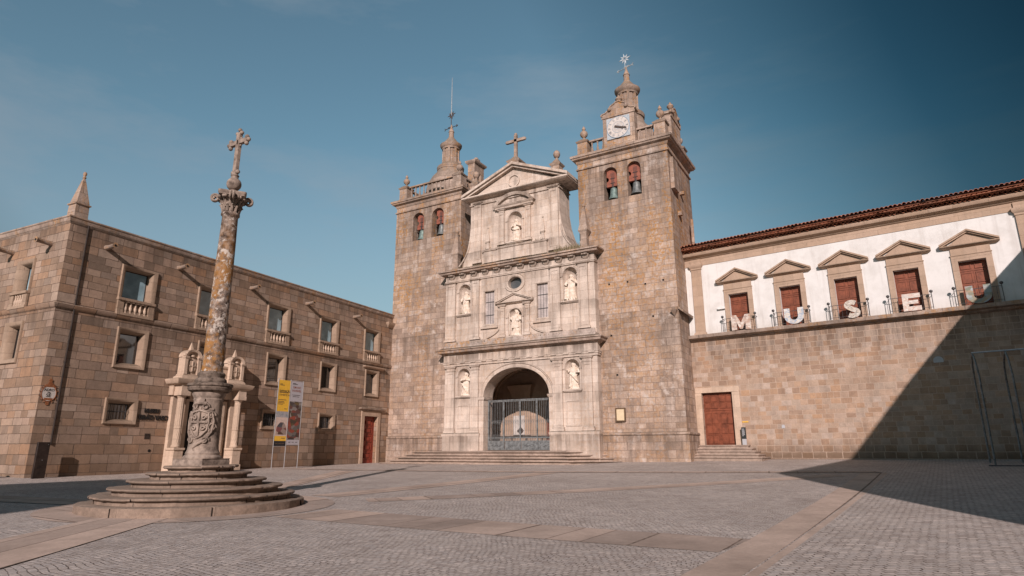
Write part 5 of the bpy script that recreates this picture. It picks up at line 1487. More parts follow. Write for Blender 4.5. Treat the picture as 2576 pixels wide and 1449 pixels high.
# street name sign
sg = empty('street_name_sign', mus.matrix_basis @ Vector((-24.63, -0.012, 4.13))); sg.rotation_euler = (0, 0, atan2(cos(AL), sin(AL)))
tag(sg, 'ornate white and orange glazed tile street name sign on museum wall', 'street sign')
mb = MB(); mb.prism(oval(0, -0.04, 0.30, 0.34, 26), -0.012, 0.0); build('tile_panel', mb, 'dial', sg, smooth=0)
mb = MB()
pts = oval(0, -0.04, 0.30, 0.34, 26); pts.append(pts[0])
mb.tube([(x, -0.008, z) for x, z in pts], 0.016, 6)
for i in range(14):
    a = 2 * pi * i / 14 + 0.2
    cx_, cz_ = 0.36 * cos(a), -0.04 + 0.39 * sin(a)
    mb.tube([(cx_ + 0.05 * cos(t_), -0.012, cz_ + 0.05 * sin(t_)) for t_ in [a + k * 0.8 for k in range(6)]], 0.012, 5)
mb.prism([(-0.26, 0.24), (0.26, 0.24), (0.18, 0.34), (0.07, 0.36), (0.10, 0.42), (0.04, 0.46), (0.08, 0.54), (0, 0.62), (-0.08, 0.54), (-0.04, 0.46), (-0.10, 0.42), (-0.07, 0.36), (-0.18, 0.34)], -0.02, 0.0)
mb.prism([(-0.15, -0.33), (0.15, -0.33), (0.17, -0.24), (-0.17, -0.24)], -0.02, 0.0)
mb.prism([(-0.05, -0.55), (0.05, -0.55), (0.08, -0.40), (-0.08, -0.40)], -0.02, 0.0)
build('tile_border', mb, 'orange', sg, smooth=40)
text('sign_lettering', 'ADRO', 0.15, 'blackpaint', sg, T(0, -0.016, 0.11), 0.002, 0.002)
text('sign_lettering', 'DA', 0.08, 'blackpaint', sg, T(0, -0.016, 0.0), 0.002, 0.002)
text('sign_lettering', 'SÉ', 0.20, 'blackpaint', sg, T(0, -0.016, -0.13), 0.002, 0.003, sx=1.1)

# dark totem by the museum corner
p_ = mus.matrix_basis @ Vector((-24.75, -0.55, 0))
tt = empty('museum_totem', (p_.x, p_.y, gz(p_.x, p_.y)), mus.rotation_euler.z)
tag(tt, 'narrow dark upright panel standing near the museum corner', 'totem sign')
mb = MB(); mb.box(-0.24, 0.24, -0.06, 0.06, -0.1, 1.50); build('panel', mb, 'totem', tt, bevel=0.01)
mb = MB(); mb.sphere((0.17, -0.062, 1.40), 0.012, 6, 4); mb.sphere((0.02, -0.062, 0.75), 0.012, 6, 4); build('stud', mb, 'steel', tt)
mb = MB(); mb.sphere((0, 0, 0.24), 0.27, 24, 14, 0.95); mb.lathe(0, 0, [(0.16, -0.06), (0.16, 0.03), (0.1, 0.05)], 14)
o = build('stone_ball', mb, 'step', loc=(-32.75, 12.55, gz(-32.75, 12.55)), smooth=60); tag(o, 'round granite ball bollard at the left edge of the square', 'bollard')

# ------------------------------------------------------------------ RIGHT WING
AR = radians(-6)
wg = empty('cloister_wing', (-10.4, 41.0, 0), AR)
tag(wg, 'long museum wing with white plaster upper storey, pedimented doors and clay tile roof', 'building')
DC = [3.37, 6.45, 9.50, 12.49, 15.48]
mb = MB()
outer = [(0, -0.3), (0.5, -0.3), (0.5, 5.08), (2.42, 5.08), (2.42, -0.3), (20.6, -0.3), (20.6, 8.6), (0, 8.6)]
mb.plate(outer, [], 0, 0.3)
mb.add([(0.5, 0, 0), (0.5, 0.32, 0), (0.5, 0.32, 5.08), (0.5, 0, 5.08), (2.42, 0, 0), (2.42, 0.32, 0), (2.42, 0.32, 5.08), (2.42, 0, 5.08)], [(0, 1, 2, 3), (4, 7, 6, 5), (3, 2, 6, 7)])
mb.add([(0, 12, 0), (0, 12, 14), (20.6, 12, 14), (20.6, 12, 0)], [(0, 1, 2, 3)])
mb.keep = True
build('stone_wall', mb, 'wing', wg, smooth=0)
mb = MB(); mb.plate(rect(0, 20.6, 8.6, 13.55), [rect(x - 0.60, x + 0.60, 8.78, 11.22) for x in DC], 0.0, 0.38)
mb.keep = True
build('plaster_wall', mb, 'plaster', wg, smooth=0)
mb = MB(); mb.rect_sweep(0.0, 20.6, 0, 0.3, [(0.0, 8.36), (0.12, 8.42), (0.16, 8.50), (0.42, 8.56), (0.46, 8.72), (0.46, 8.76), (0.0, 8.785)])
build('balcony_ledge', mb, 'trimdark', wg)
mb = MB(); mb.rect_sweep(0.0, 20.6, 0, 0.3, [(0.03, 13.44), (0.03, 13.9)]); build('stone_band', mb, 'dress', wg)
mb = MB(); mb.rect_sweep(0.0, 20.6, 0, 0.3, [(0.05, 13.9), (0.12, 13.94), (0.16, 14.0), (0.36, 14.08), (0.42, 14.18), (0.44, 14.27), (0.0, 14.29)]); build('cornice', mb, 'dress', wg)
for a, b in ((0.48, 1.12), (17.60, 18.35)):
    mb = MB()
    mb.box(a, b, -0.10, 0, 8.98, 13.2)
    mb.rect_sweep(a, b, -0.10, 0, [(0.08, 8.79), (0.08, 8.9), (0.03, 8.98)])
    mb.rect_sweep(a, b, -0.10, 0, [(0.0, 13.16), (0.04, 13.18), (0.03, 13.28), (0.12, 13.38), (0.14, 13.5), (0.14, 13.56)])
    mb.box(a - 0.02, b + 0.02, -0.12, -0.0, 13.56, 13.88)
    build('pilaster', mb, 'dress', wg)
# tiled eave: real half-round tiles in three corbelled rows, roof slope above
mb = MB()
def half_tile(x, y0, y1, z0, z1, r, up_=True, n=6):
    vs = []
    for (y_, z_) in ((y0, z0), (y1, z1)):
        for rr in (r, r - 0.018):
            for i in range(n + 1):
                a = pi * i / n; vs.append((x + rr * cos(a), y_, z_ + (rr * sin(a) if up_ else -rr * sin(a))))
    k = n + 1; fs = []
    for i in range(n):
        fs += [(i, i + 1, 2 * k + i + 1, 2 * k + i), (k + i, k + i + 1, 3 * k + i + 1, 3 * k + i), (i, i + 1, k + i + 1, k + i)]
    mb.add(vs, fs)
nt_ = 97
for i in range(nt_):
    x = -0.25 + i * 0.215; jz = random.uniform(-0.012, 0.012); jy = random.uniform(-0.03, 0.03)
    half_tile(x, -0.50 + jy, 0.1, 14.38, 14.38, 0.095, False)
    half_tile(x + 0.107, -0.62 + jy, 0.1, 14.49, 14.49, 0.10, False)
    half_tile(x, -0.74 + jy, 0.1, 14.60, 14.60, 0.10, False)
    # roof tiles climbing back
    for q in range(3):
        ya = -0.82 + q * 0.5 + jy; za = 14.66 + q * 0.14 + jz + random.uniform(-0.01, 0.01)
        half_tile(x + 0.107, ya, ya + 0.58, za + 0.02, za + 0.16, 0.105, True)
    mb.box(x - 0.105, x + 0.11, -0.80, 0.1, 14.455, 14.47)
    mb.box(x - 0.105, x + 0.11, -0.80, 0.1, 14.565, 14.58)
mb.add([(-0.3, -0.82, 14.66), (20.7, -0.82, 14.66), (20.7, 6, 16.5), (-0.3, 6, 16.5)], [(0, 1, 2, 3)])
mb.add([(-0.3, -0.5, 14.3), (20.7, -0.5, 14.3), (20.7, 0.5, 14.7), (-0.3, 0.5, 14.7)], [(0, 1, 2, 3)])
build('tile_roof', mb, 'tile', wg, smooth=50)
# upper doors
def panel_door(parent, hw, z0, z1, cols, rows, y, mat='door', name='door'):
    mb = MB(); mb.box(-hw, hw, y, y + 0.06, z0, z1)
    d0 = build(name, mb, mat, parent, smooth=0)
    return d0
def door_panels(mb, x0, x1, z0, z1, y, raised=0.025):
    mb.rect_sweep(x0, x1, y - 0.012, y, [(0, z0), (0, z1)])
    f_ = 0.045
    for a in (rect(x0 - f_, x0, z0 - f_, z1 + f_), rect(x1, x1 + f_, z0 - f_, z1 + f_), rect(x0, x1, z1, z1 + f_), rect(x0, x1, z0 - f_, z0)): mb.prism(a, y - raised - 0.012, y)
for k, x in enumerate(DC):
    # surround
    mb = MB()
    mb.prism([(-0.88, 8.79), (-0.602, 8.79), (-0.602, 11.218), (0.602, 11.218), (0.602, 8.79), (0.88, 8.79), (0.88, 11.52), (-0.88, 11.52)], -0.07, 0.06)
    w = build('balcony_door_surround', mb, 'dress', wg, loc=(x, 0, 0), smooth=0)
    mb = MB(); mb.box(-0.86, 0.86, -0.06, 0, 11.56, 11.95); mb.rect_sweep(-0.88, 0.88, -0.07, 0, [(0.0, 11.50), (0.03, 11.53), (0.03, 11.57)])
    build('lintel', mb, 'dress', w)
    tri_pediment(w, -1.22, 1.22, 11.92, 12.88, -0.05, 0.22, 0.17, 'dress', 0.05)
    mb = MB(); mb.box(-0.60, 0.60, 0.30, 0.36, 8.78, 11.22); mb.box(-0.012, 0.012, 0.285, 0.30, 8.8, 10.72); mb.box(-0.60, 0.60, 0.275, 0.30, 10.70, 10.76)
    for sx_ in (-1, 1):
        xa, xb = sorted((sx_ * 0.12, sx_ * 0.50))
        door_panels(mb, xa, xb, 10.86, 11.10, 0.30)
        for z_, h_ in ((10.10, 0.48), (9.52, 0.42), (8.92, 0.42)): door_panels(mb, xa, xb, z_, z_ + h_, 0.30)
    build('balcony_door', mb, 'door', w, smooth=0)
# railings
def balcony(x, k):
    p_ = wg.matrix_basis @ Vector((x, 0, 8.785))
    b = empty('balcony_railing', p_, AR)
    lab = ['iron balcony railing behind the letter M, nearest the church tower', 'iron balcony railing behind the first U', 'iron balcony railing behind the letter S',
           'iron balcony railing behind the letter E', 'iron balcony railing in part shade behind the last U'][k]
    tag(b, lab, 'railing', 'iron balcony railings on the wing ledge')
    w = 1.0; yo = -0.40
    mb = MB()
    mb.tube([(-w, yo, 0), (-w, yo, 0.88)], 0.018, 6); mb.tube([(w, yo, 0), (w, yo, 0.88)], 0.018, 6)
    mb.tube([(-w, 0, 0.80), (-w, yo, 0.80), (w, yo, 0.80), (w, 0, 0.80)], 0.016, 6)
    mb.tube([(-w, yo, 0.10), (w, yo, 0.10)], 0.012, 6)
    for i in range(1, 9):
        xx = -w + 2 * w * i / 9
        if abs(xx) < 0.45 and False: continue
        mb.tube([(xx, yo, 0.0), (xx, yo, 0.80)], 0.010, 5); mb.sphere((xx, yo, 0.45), 0.024, 6, 4)
    for s_ in (-1, 1): mb.tube([(s_ * w, yo * 0.5, 0), (s_ * w, yo * 0.5, 0.80)], 0.010, 5)
    build('railing_bars', mb, 'iron', b)
    for s_ in (-1, 1):
        q = MB(); q.sphere((s_ * w, yo, 0.95), 0.085, 14, 9); build('ball_knob', q, 'iron', b, smooth=60)
for k, x in enumerate(DC): balcony(x, k)
# big letters
def stroke_letter(ch):
    mb = MB(); th = 0.09
    if ch == 'M':
        p = [(-0.58, 0), (-0.58, 0.94), (-0.27, 0.94), (0.0, 0.44), (0.27, 0.94), (0.58, 0.94), (0.58, 0), (0.27, 0), (0.27, 0.50), (0.07, 0.05), (-0.07, 0.05), (-0.27, 0.50), (-0.27, 0)]
        mb.prism(p[::-1], 0, th)
    elif ch == 'U':
        n = 14; R1, R0 = 0.54, 0.22
        p = [(-R1, 0.95), (-R0, 0.95), (-R0, 0.46)] + [(-R0 * cos(pi * i / n), 0.46 - 0.22 * sin(pi * i / n)) for i in range(1, n)] + [(R0, 0.46), (R0, 0.95), (R1, 0.95), (R1, 0.46)]
        p += [(R1 * cos(pi * i / n), 0.46 - 0.46 * sin(pi * i / n)) for i in range(1, n)] + [(-R1, 0.46)]
        mb.prism(p[::-1], 0, th)
    elif ch == 'E':
        mb.prism([(-0.42, 0), (0.42, 0), (0.42, 0.24), (-0.14, 0.24), (-0.14, 0.37), (0.30, 0.37), (0.30, 0.57), (-0.14, 0.57), (-0.14, 0.70), (0.42, 0.70), (0.42, 0.94), (-0.42, 0.94)], 0, th)
    else:
        pts = []
        for i in range(11):
            a = radians(35 + 215 * i / 10); pts.append((0.24 * cos(a), 0.71 + 0.15 * sin(a)))
        pts = pts[:-1]
        for i in range(11):
            a = radians(75 - 215 * i / 10 + 0); pts.append((0.02 + 0.26 * cos(a), 0.27 + 0.17 * sin(a)))
        w = 0.135
        Lp, Rp = [], []
        for i, (x, z) in enumerate(pts):
            a = pts[max(0, i - 1)]; b = pts[min(len(pts) - 1, i + 1)]
            dx, dz = b[0] - a[0], b[1] - a[1]; l = sqrt(dx * dx + dz * dz); nx, nz2 = -dz / l, dx / l
            Lp.append((x + nx * w, z + nz2 * w)); Rp.append((x - nx * w, z - nz2 * w))
        n = len(pts); vs = [(x, 0, z) for x, z in Lp] + [(x, 0, z) for x, z in Rp] + [(x, th, z) for x, z in Lp] + [(x, th, z) for x, z in Rp]
        fs = []
        for i in range(n - 1): fs += [(i, i + 1, n + i + 1, n + i), (2 * n + i, 2 * n + i + 1, 3 * n + i + 1, 3 * n + i), (i, i + 1, 2 * n + i + 1, 2 * n + i), (n + i, n + i + 1, 3 * n + i + 1, 3 * n + i)]
        fs += [(0, n, 3 * n, 2 * n), (n - 1, 2 * n - 1, 4 * n - 1, 3 * n - 1)]
        mb.add(vs, fs)
    return mb
for ch, x, mt_, lab in (('M', 3.52, 'collageM', 'large letter M with brown and white print, nearest the church tower'),
                        ('U', 6.62, 'collageU', 'large letter U with blue and white print between M and S'),
                        ('S', 9.68, 'collageS', 'large letter S with pale speckled print'),
                        ('E', 12.56, 'collageE', 'large letter E with cream map print'),
                        ('U', 15.50, 'collageV', 'large letter U with grey landscape print at the shaded end')):
    p_ = wg.matrix_basis @ Vector((x, -0.54, 8.78))
    o = build('display_letter', stroke_letter(ch), mt_, loc=p_, rotz=AR, smooth=40)
    tag(o, lab, 'letter', 'big letters spelling a word along the balconies')
# great double door
mb = MB(); mb.box(0.5, 2.42, 0.26, 0.32, 1.88, 5.08); mb.box(1.445, 1.475, 0.235, 0.26, 1.9, 5.05); mb.box(0.5, 2.42, 0.225, 0.26, 3.98, 4.06)
for xa, xb in ((0.62, 0.92), (1.04, 1.34), (1.58, 1.88), (2.0, 2.30)):
    for za, zb_ in ((4.16, 4.46), (4.58, 4.90), (3.22, 3.80), (2.62, 3.10), (2.0, 2.48)): door_panels(mb, xa, xb, za, zb_, 0.26, 0.03)
build('great_door', mb, 'door', wg, smooth=0)
mb = MB()
for a in (rect(0.10, 0.5, 1.5, 5.08), rect(2.42, 2.88, 1.5, 5.08), rect(0.10, 2.88, 5.082, 5.42)): mb.prism(a, -0.06, 0.02)
build('door_frame', mb, 'portal', wg, bevel=0.02)
mb = MB(); mb.box(2.02, 2.5, -0.16, -0.0, 10.32, 10.46); build('gutter_spout', mb, 'white', wg)
for x, z in ((13.28, 6.12), (5.23, 2.93)):
    mb = MB(); mb.prism(arch(0, 0.22 if z > 5 else 0.09, -0.12, 0.0, 0.2 if z > 5 else 0.08, 10), -0.02, 0.0)
    build('wall_patch', mb, 'lightgrey', wg, loc=(x, 0, z))
for i, (za, ya, xa, xb) in enumerate(((1.88, 0.35, -0.1, 3.35), (1.70, 0.72, -0.1, 3.62), (1.52, 1.10, -0.1, 3.92), (1.33, 1.48, -0.4, 4.18), (1.15, 1.86, -0.8, 4.45))):
    pass
ws = empty('side_steps', (-10.4, 41.0, 0), AR); tag(ws, 'five worn stone steps below the russet double door', 'steps')
for i, (za, ya, xa, xb) in enumerate(((1.88, 0.40, 0.0, 3.25), (1.71, 0.75, 0.0, 3.55), (1.54, 1.10, 0.0, 3.82), (1.36, 1.45, -0.35, 4.08), (1.19, 1.80, -0.8, 4.35))):
    mb = MB(); mb.rect_sweep(xa, xb, -ya, -0.004, [(-0.04, 0.3), (-0.04, za - 0.10), (0.0, za - 0.08), (0.012, za - 0.03), (0.0, za)])
    s0 = [(x, min(y, -0.003), z) for x, y, z in mb.v]; mb.v = s0
    build('step', mb, 'churchstep', ws, bevel=0.012)
# slim info totem beside the door
p_ = wg.matrix_basis @ Vector((3.02, -0.32, 1.88))
it = empty('information_totem', p_, AR); tag(it, 'slim dark information post with grey foot on the side steps', 'sign')
mb = MB(); mb.box(-0.125, 0.125, -0.04, 0.04, 0.34, 1.02); build('sign_panel', mb, 'totemgrey', it)
mb = MB(); mb.box(-0.12, 0.12, -0.035, 0.035, 0, 0.338); build('foot', mb, 'lightgrey', it)
mb = MB(); rnd = random.Random(5)
for i in range(7):
    z_ = 0.90 - i * 0.065; mb.box(-0.09, -0.09 + rnd.uniform(0.08, 0.17), -0.046, -0.041, z_, z_ + 0.03)
build('sign_lines', mb, 'lightgrey', it)
p_ = wg.matrix_basis @ Vector((3.08, -0.005, 3.23))
mb = MB(); mb.box(-0.18, 0.18, -0.02, 0, -0.035, 0.035); o = build('direction_plate', mb, 'yellow', loc=p_, rotz=AR, smooth=0)
tag(o, 'thin yellow plate on the wall above the information post', 'plate')

# east wing closing the square: stands right of the photograph, shades the corner
ea = empty('east_wing', (8.35, 2.3, 0), 0)
tag(ea, 'tall tiled building closing the square on the right', 'building')
foot = [(7.85, 3.1), (9.86, 14), (9.45, 22), (9.3, 28), (9.5, 36), (9.5, 41), (24, 41), (24, -7.8), (15.2, -7.8), (11.4, -0.5)]
foot = [(x - 8.35, y - 2.3) for x, y in foot]
def footprint(pts, z0, z1, off=0.0):
    n = len(pts); mb = MB()
    mb.add([(x, y, z0) for x, y in pts] + [(x, y, z1) for x, y in pts], [(i, (i + 1) % n, (i + 1) % n + n, i + n) for i in range(n)])
    tri = tessellate_polygon([[Vector((x, y, 0)) for x, y in pts]])
    mb.add([(x, y, z1) for x, y in pts], [tuple(t) for t in tri]); return mb
build('wall', footprint(foot, -0.5, 13.95), 'wing', ea, smooth=0)
for i in range(5):
    mb = MB(); mb.box(0.95, 1.05, 16 + i * 4.6, 17.2 + i * 4.6, 9.0, 11.3); build('window', mb, 'pane', ea, smooth=0)
# church opposite, behind the viewer: its tower throws the band of shade on the left
ch_ = empty('opposite_church', (-8.0, -26.0, 0))
tag(ch_, 'white church tower standing across the square behind the viewer', 'building')
mb = MB(); mb.box(-3.2, 3.2, -3, 3, -0.5, 19.3); build('tower', mb, 'plaster', ch_, smooth=0)
mb = MB(); mb.rect_sweep(-3.2, 3.2, -3, 3, [(0.0, 18.9), (0.25, 19.1), (0.25, 19.35)]); build('cornice', mb, 'dress', ch_)
mb = MB(); mb.box(-20, -3.2, -16, 2.5, -0.5, 11.5); mb.box(3.2, 24, -16, 2.5, -0.5, 11.5); build('nave_body', mb, 'plaster', ch_, smooth=0)
for i in range(2):
    mb = MB(); mb.box(-0.6, 0.6, 2.99, 3.02, 5 + i * 7, 8 + i * 7); build('window', mb, 'pane', ch_, smooth=0)

# ------------------------------------------------------------------ PILLORY COLUMN
pc = empty('pillory_column', (CX0, CY0, 0)); tag(pc, 'tall lichen covered stone pillory column crowned by a cross, on round steps', 'monument')
levels = [(0.34, 2.77, 0.0), (0.525, 2.50, 1), (0.705, 2.13, 2), (0.885, 1.72, 3), (1.06, 1.32, 4), (1.225, 0.93, 5)]
prevz = 0.0
rnd = random.Random(11)
for i, (zt, r, k) in enumerate(levels):
    mb = MB(); n = 180
    zb_ = -0.2 if i == 0 else levels[i - 1][0] - 0.02
    if i == 0: prof = [(r, zb_), (r, zt - 0.02), (r - 0.03, zt), (0.5, zt)]
    else: prof = [(r - 0.12, zb_), (r - 0.12, zt - 0.095), (r - 0.10, zt - 0.09), (r - 0.085, zt - 0.075), (r - 0.02, zt - 0.07), (r + 0.005, zt - 0.045), (r, zt - 0.015), (r - 0.03, zt), (0.3, zt)]
    vs = []
    joints = sorted(rnd.uniform(0, 2 * pi) for _ in range(12 - i))
    for (rr, z) in prof:
        for j in range(n):
            a = 2 * pi * j / n
            seg = sum(1 for q in joints if q < a)
            off = (random.Random(seg + 10 * i).uniform(-0.025, 0.025)) if rr > r - 0.15 else 0
            chip = 0.0
            if rr > r - 0.05: chip = -max(0, 0.6 * random.Random(j // 2 * 3 + i * 100).gauss(0, 0.02) + 0.5 * random.Random(j // 7 + i * 37).gauss(-0.01, 0.03))
            vs.append(((rr + off + chip) * cos(a), (rr + off + chip) * sin(a), z + (off * 0.5 if z > zb_ else 0)))
    fs = [(q * n + j, q * n + (j + 1) % n, (q + 1) * n + (j + 1) % n, (q + 1) * n + j) for q in range(len(prof) - 1) for j in range(n)]
    fs.append(tuple(range((len(prof) - 1) * n, len(prof) * n)))
    mb.add(vs, fs)
    # joints as thin dark grooves
    o = build('round_step', mb, 'step', pc, smooth=40)
    jm = MB()
    for q in joints:
        s0 = len(jm.v)
        if i:
            jm.box(r - 0.13, r - 0.113, -0.006, 0.006, zb_ + 0.02, zt - 0.09); jm.box(r - 0.05, r + 0.006, -0.005, 0.005, zt - 0.075, zt - 0.014)
        else: jm.box(r - 0.05, r + 0.004, -0.006, 0.006, 0.0, zt - 0.02)
        jm.xform(Matrix.Rotation(q, 4, 'Z'), s0)
    build('step_joint', jm, 'pipe', o, smooth=0)
mb = MB()
mb.rect_sweep(-0.50, 0.50, -0.50, 0.50, [(0.0, 1.2), (0.0, 1.34), (-0.01, 1.36), (0.0, 1.40)])
mb.xform(Matrix.Rotation(radians(12), 4, 'Z'))
mb.lathe(0, 0, [(0.49, 1.38), (0.50, 1.43), (0.47, 1.47), (0.43, 1.50), (0.44, 1.54), (0.42, 1.58), (0.40, 1.62), (0.39, 1.70), (0.385, 1.75), (0.375, 2.95), (0.39, 2.98), (0.38, 3.02), (0.40, 3.06), (0.43, 3.12), (0.44, 3.18)], 40)
build('pedestal', mb, 'pedestal', pc, smooth=32)
mb = MB(); mb.lathe(0, 0, [(0.44, 3.175), (0.55, 3.23), (0.58, 3.30), (0.56, 3.33), (0.60, 3.36), (0.59, 3.42), (0.42, 3.46)], 40)
build('pedestal_cap', mb, 'crust', pc, smooth=32)
mb = MB()
mb.lathe(0, 0, [(0.40, 3.44), (0.42, 3.50), (0.40, 3.56), (0.34, 3.60), (0.36, 3.66), (0.37, 3.70), (0.34, 3.74), (0.29, 3.77)], 40)
build('shaft_base', mb, 'crust', pc, smooth=45)
mb = MB()
mb.lathe(0, 0, [(0.29, 3.75), (0.275, 3.9), (0.268, 5.2), (0.255, 6.6), (0.24, 7.6), (0.222, 8.42), (0.235, 8.46), (0.265, 8.49), (0.265, 8.54), (0.235, 8.57)], 40)
build('shaft', mb, 'column', pc, smooth=45)
# coat of arms: shield with crest, scrolls and folds in relief
mb = MB()
ang_c = radians(222)       # facing direction (towards lower left of the viewer)
fd = atan2(-CY0, -CX0) - radians(28)
def onpillar(u, z, d): # u metres around the drum
    a = fd + u / 0.385
    return ((0.378 + d) * cos(a), (0.378 + d) * sin(a), z)
shield = [(-0.22, 2.62), (-0.25, 2.35), (-0.22, 2.15), (-0.1, 2.0), (0, 1.94), (0.1, 2.0), (0.22, 2.15), (0.25, 2.35), (0.22, 2.62), (0.0, 2.68), (-0.22, 2.62)]
mb.tube([onpillar(u, z, 0.03) for u, z in shield], 0.03, 6)
mb.tube([onpillar(0, z, 0.035) for z in (1.98, 2.2, 2.4, 2.64)], 0.035, 6)
mb.tube([onpillar(u, 2.36, 0.035) for u in (-0.22, -0.1, 0.1, 0.22)], 0.035, 6)
for sx_ in (-1, 1):
    for (uc, zc, rr) in ((0.30, 2.55, 0.11), (0.34, 2.22, 0.12), (0.20, 1.88, 0.10), (0.14, 2.78, 0.09), (0.12, 2.48, 0.06), (0.12, 2.2, 0.06)):
        pts = [onpillar(sx_ * (uc + rr * (1 - t_ * 0.6) * cos(t_ * 7)), zc + rr * (1 - t_ * 0.6) * sin(t_ * 7), 0.03) for t_ in [k_ / 12 for k_ in range(13)]]
        mb.tube(pts, 0.026, 6)
    mb.tube([onpillar(sx_ * 0.30, 2.65, 0.03), onpillar(sx_ * 0.37, 2.4, 0.035), onpillar(sx_ * 0.33, 2.1, 0.03), onpillar(sx_ * 0.18, 1.85, 0.03)], [0.02, 0.035, 0.035, 0.02], 6)
mb.tube([onpillar(0.22, 1.90, 0.03), onpillar(0.05, 1.80, 0.04), onpillar(-0.1, 1.68, 0.03), onpillar(-0.02, 1.60, 0.02)], [0.03, 0.045, 0.03, 0.015], 6)
mb.tube([onpillar(-0.15, 2.86, 0.03), onpillar(0, 2.90, 0.05), onpillar(0.15, 2.86, 0.03)], [0.045, 0.07, 0.045], 8)
mb.tube([onpillar(-0.11, 2.95, 0.03), onpillar(0.11, 2.95, 0.03)], 0.045, 8)
rnd = random.Random(2)
for _ in range(60):
    u, z = rnd.uniform(-0.34, 0.34), rnd.uniform(1.9, 2.75); p_ = onpillar(u, z, 0.0); r_ = rnd.uniform(0.02, 0.045); mb.sphere(p_, r_, 7, 5)
build('coat_of_arms', mb, 'pedestal', pc, smooth=60)
# capital: flared bell, acanthus leaves, corner volutes, abacus
mb = MB()
mb.lathe(0, 0, [(0.215, 8.55), (0.21, 8.65), (0.225, 8.78), (0.26, 8.90), (0.32, 8.99), (0.36, 9.02)], 28)
for k_ in range(12):
    a = k_ * pi / 6
    for (r0, z0, r1, z1, w_) in ((0.22, 8.58, 0.33, 8.80, 0.055), (0.235, 8.72, 0.37, 8.96, 0.055)):
        a_ = a + (pi / 12 if z0 > 8.6 else 0)
        mb.tube([(r0 * cos(a_), r0 * sin(a_), z0), (r0 * 1.08 * cos(a_), r0 * 1.08 * sin(a_), (z0 + z1) / 2), (r1 * 0.92 * cos(a_), r1 * 0.92 * sin(a_), z1), (r1 * cos(a_), r1 * sin(a_), z1 - 0.05)], [w_ * 0.7, w_ * 0.8, w_ * 0.6, 0.015], 6)
rc = radians(8)
for k_ in range(4):
    a = rc + pi / 4 + k_ * pi / 2
    d = Vector((cos(a), sin(a), 0)); s_ = Vector((-sin(a), cos(a), 0))
    for off in (-0.045, 0.045):
        c = d * 0.47 + s_ * off
        pts = []
        for i in range(22):
            t_ = i / 21 * 3.2 * pi; r_ = 0.135 * (1 - 0.75 * i / 21)
            pts.append(c + d * (-r_ * cos(t_) * 1.0) + Vector((0, 0, 8.99 + r_ * sin(t_))))
        mb.tube([Vector((0, 0, 8.82)) + d * 0.26 + s_ * off, Vector((0, 0, 8.98)) + d * 0.34 + s_ * off, Vector((0, 0, 9.06)) + d * 0.42 + s_ * off], [0.03, 0.035, 0.03], 6)
        mb.tube(pts, 0.034, 6)
n = 32; vs = []
def abr(a, e):
    a = (a - rc) % (pi / 2) - pi / 4
    return (0.345 + 0.17 * (abs(a) / (pi / 4)) ** 1.8) + e
for e, z in ((-0.05, 9.02), (0.0, 9.05), (0.0, 9.10), (0.03, 9.13), (0.03, 9.18), (-0.1, 9.22)):
    for j in range(64):
        a = 2 * pi * j / 64; r_ = abr(a, e); vs.append((r_ * cos(a), r_ * sin(a), z))
fs = [(q * 64 + j, q * 64 + (j + 1) % 64, (q + 1) * 64 + (j + 1) % 64, (q + 1) * 64 + j) for q in range(5) for j in range(64)]
fs += [tuple(reversed(range(64))), tuple(range(320, 384))]
mb.add(vs, fs)
for k_ in range(4):
    a = rc + k_ * pi / 2; mb.sphere((0.40 * cos(a), 0.40 * sin(a), 9.10), 0.08, 8, 6)
    for da in (-0.35, -0.18, 0.18, 0.35): mb.sphere((0.41 * cos(a + da), 0.41 * sin(a + da), 9.0), 0.05, 7, 5)
build('capital', mb, 'pedestal', pc, smooth=50)
mb = MB(); mb.lathe(0, 0, [(0.2, 9.18), (0.16, 9.26), (0.1, 9.32)], 20); mb.sphere((0, 0, 9.52), 0.215, 24, 14); build('ball', mb, 'pedestal', pc, smooth=60)
mb = MB()
mb.lathe(0, 0, [(0.12, 9.70), (0.10, 9.76), (0.13, 9.80), (0.08, 9.86)], 12)
mb.box(-0.075, 0.075, -0.055, 0.055, 9.80, 11.25)
for x in (-0.05, 0.05): mb.tube([(x, -0.055, 9.95), (x, -0.055, 11.2)], 0.018, 5)
mb.box(-0.42, 0.42, -0.055, 0.055, 10.86, 11.00)
for s_ in (-1, 1):
    mb.sphere((s_ * 0.11, 0, 9.92), 0.07, 8, 6)
    for q in ((0.46, 10.93), (0.38, 11.04), (0.38, 10.82)): mb.sphere((s_ * q[0], 0, q[1]), 0.07, 9, 6)
for q in ((0, 11.36), (-0.10, 11.25), (0.10, 11.25)): mb.sphere((q[0], 0, q[1]), 0.065, 9, 6)
for s_ in (-1, 1):
    mb.sphere((s_ * 0.10, 0, 11.05), 0.04, 7, 5); mb.sphere((s_ * 0.10, 0, 10.81), 0.04, 7, 5)
build('cross', mb, 'pedestal', pc, smooth=40)

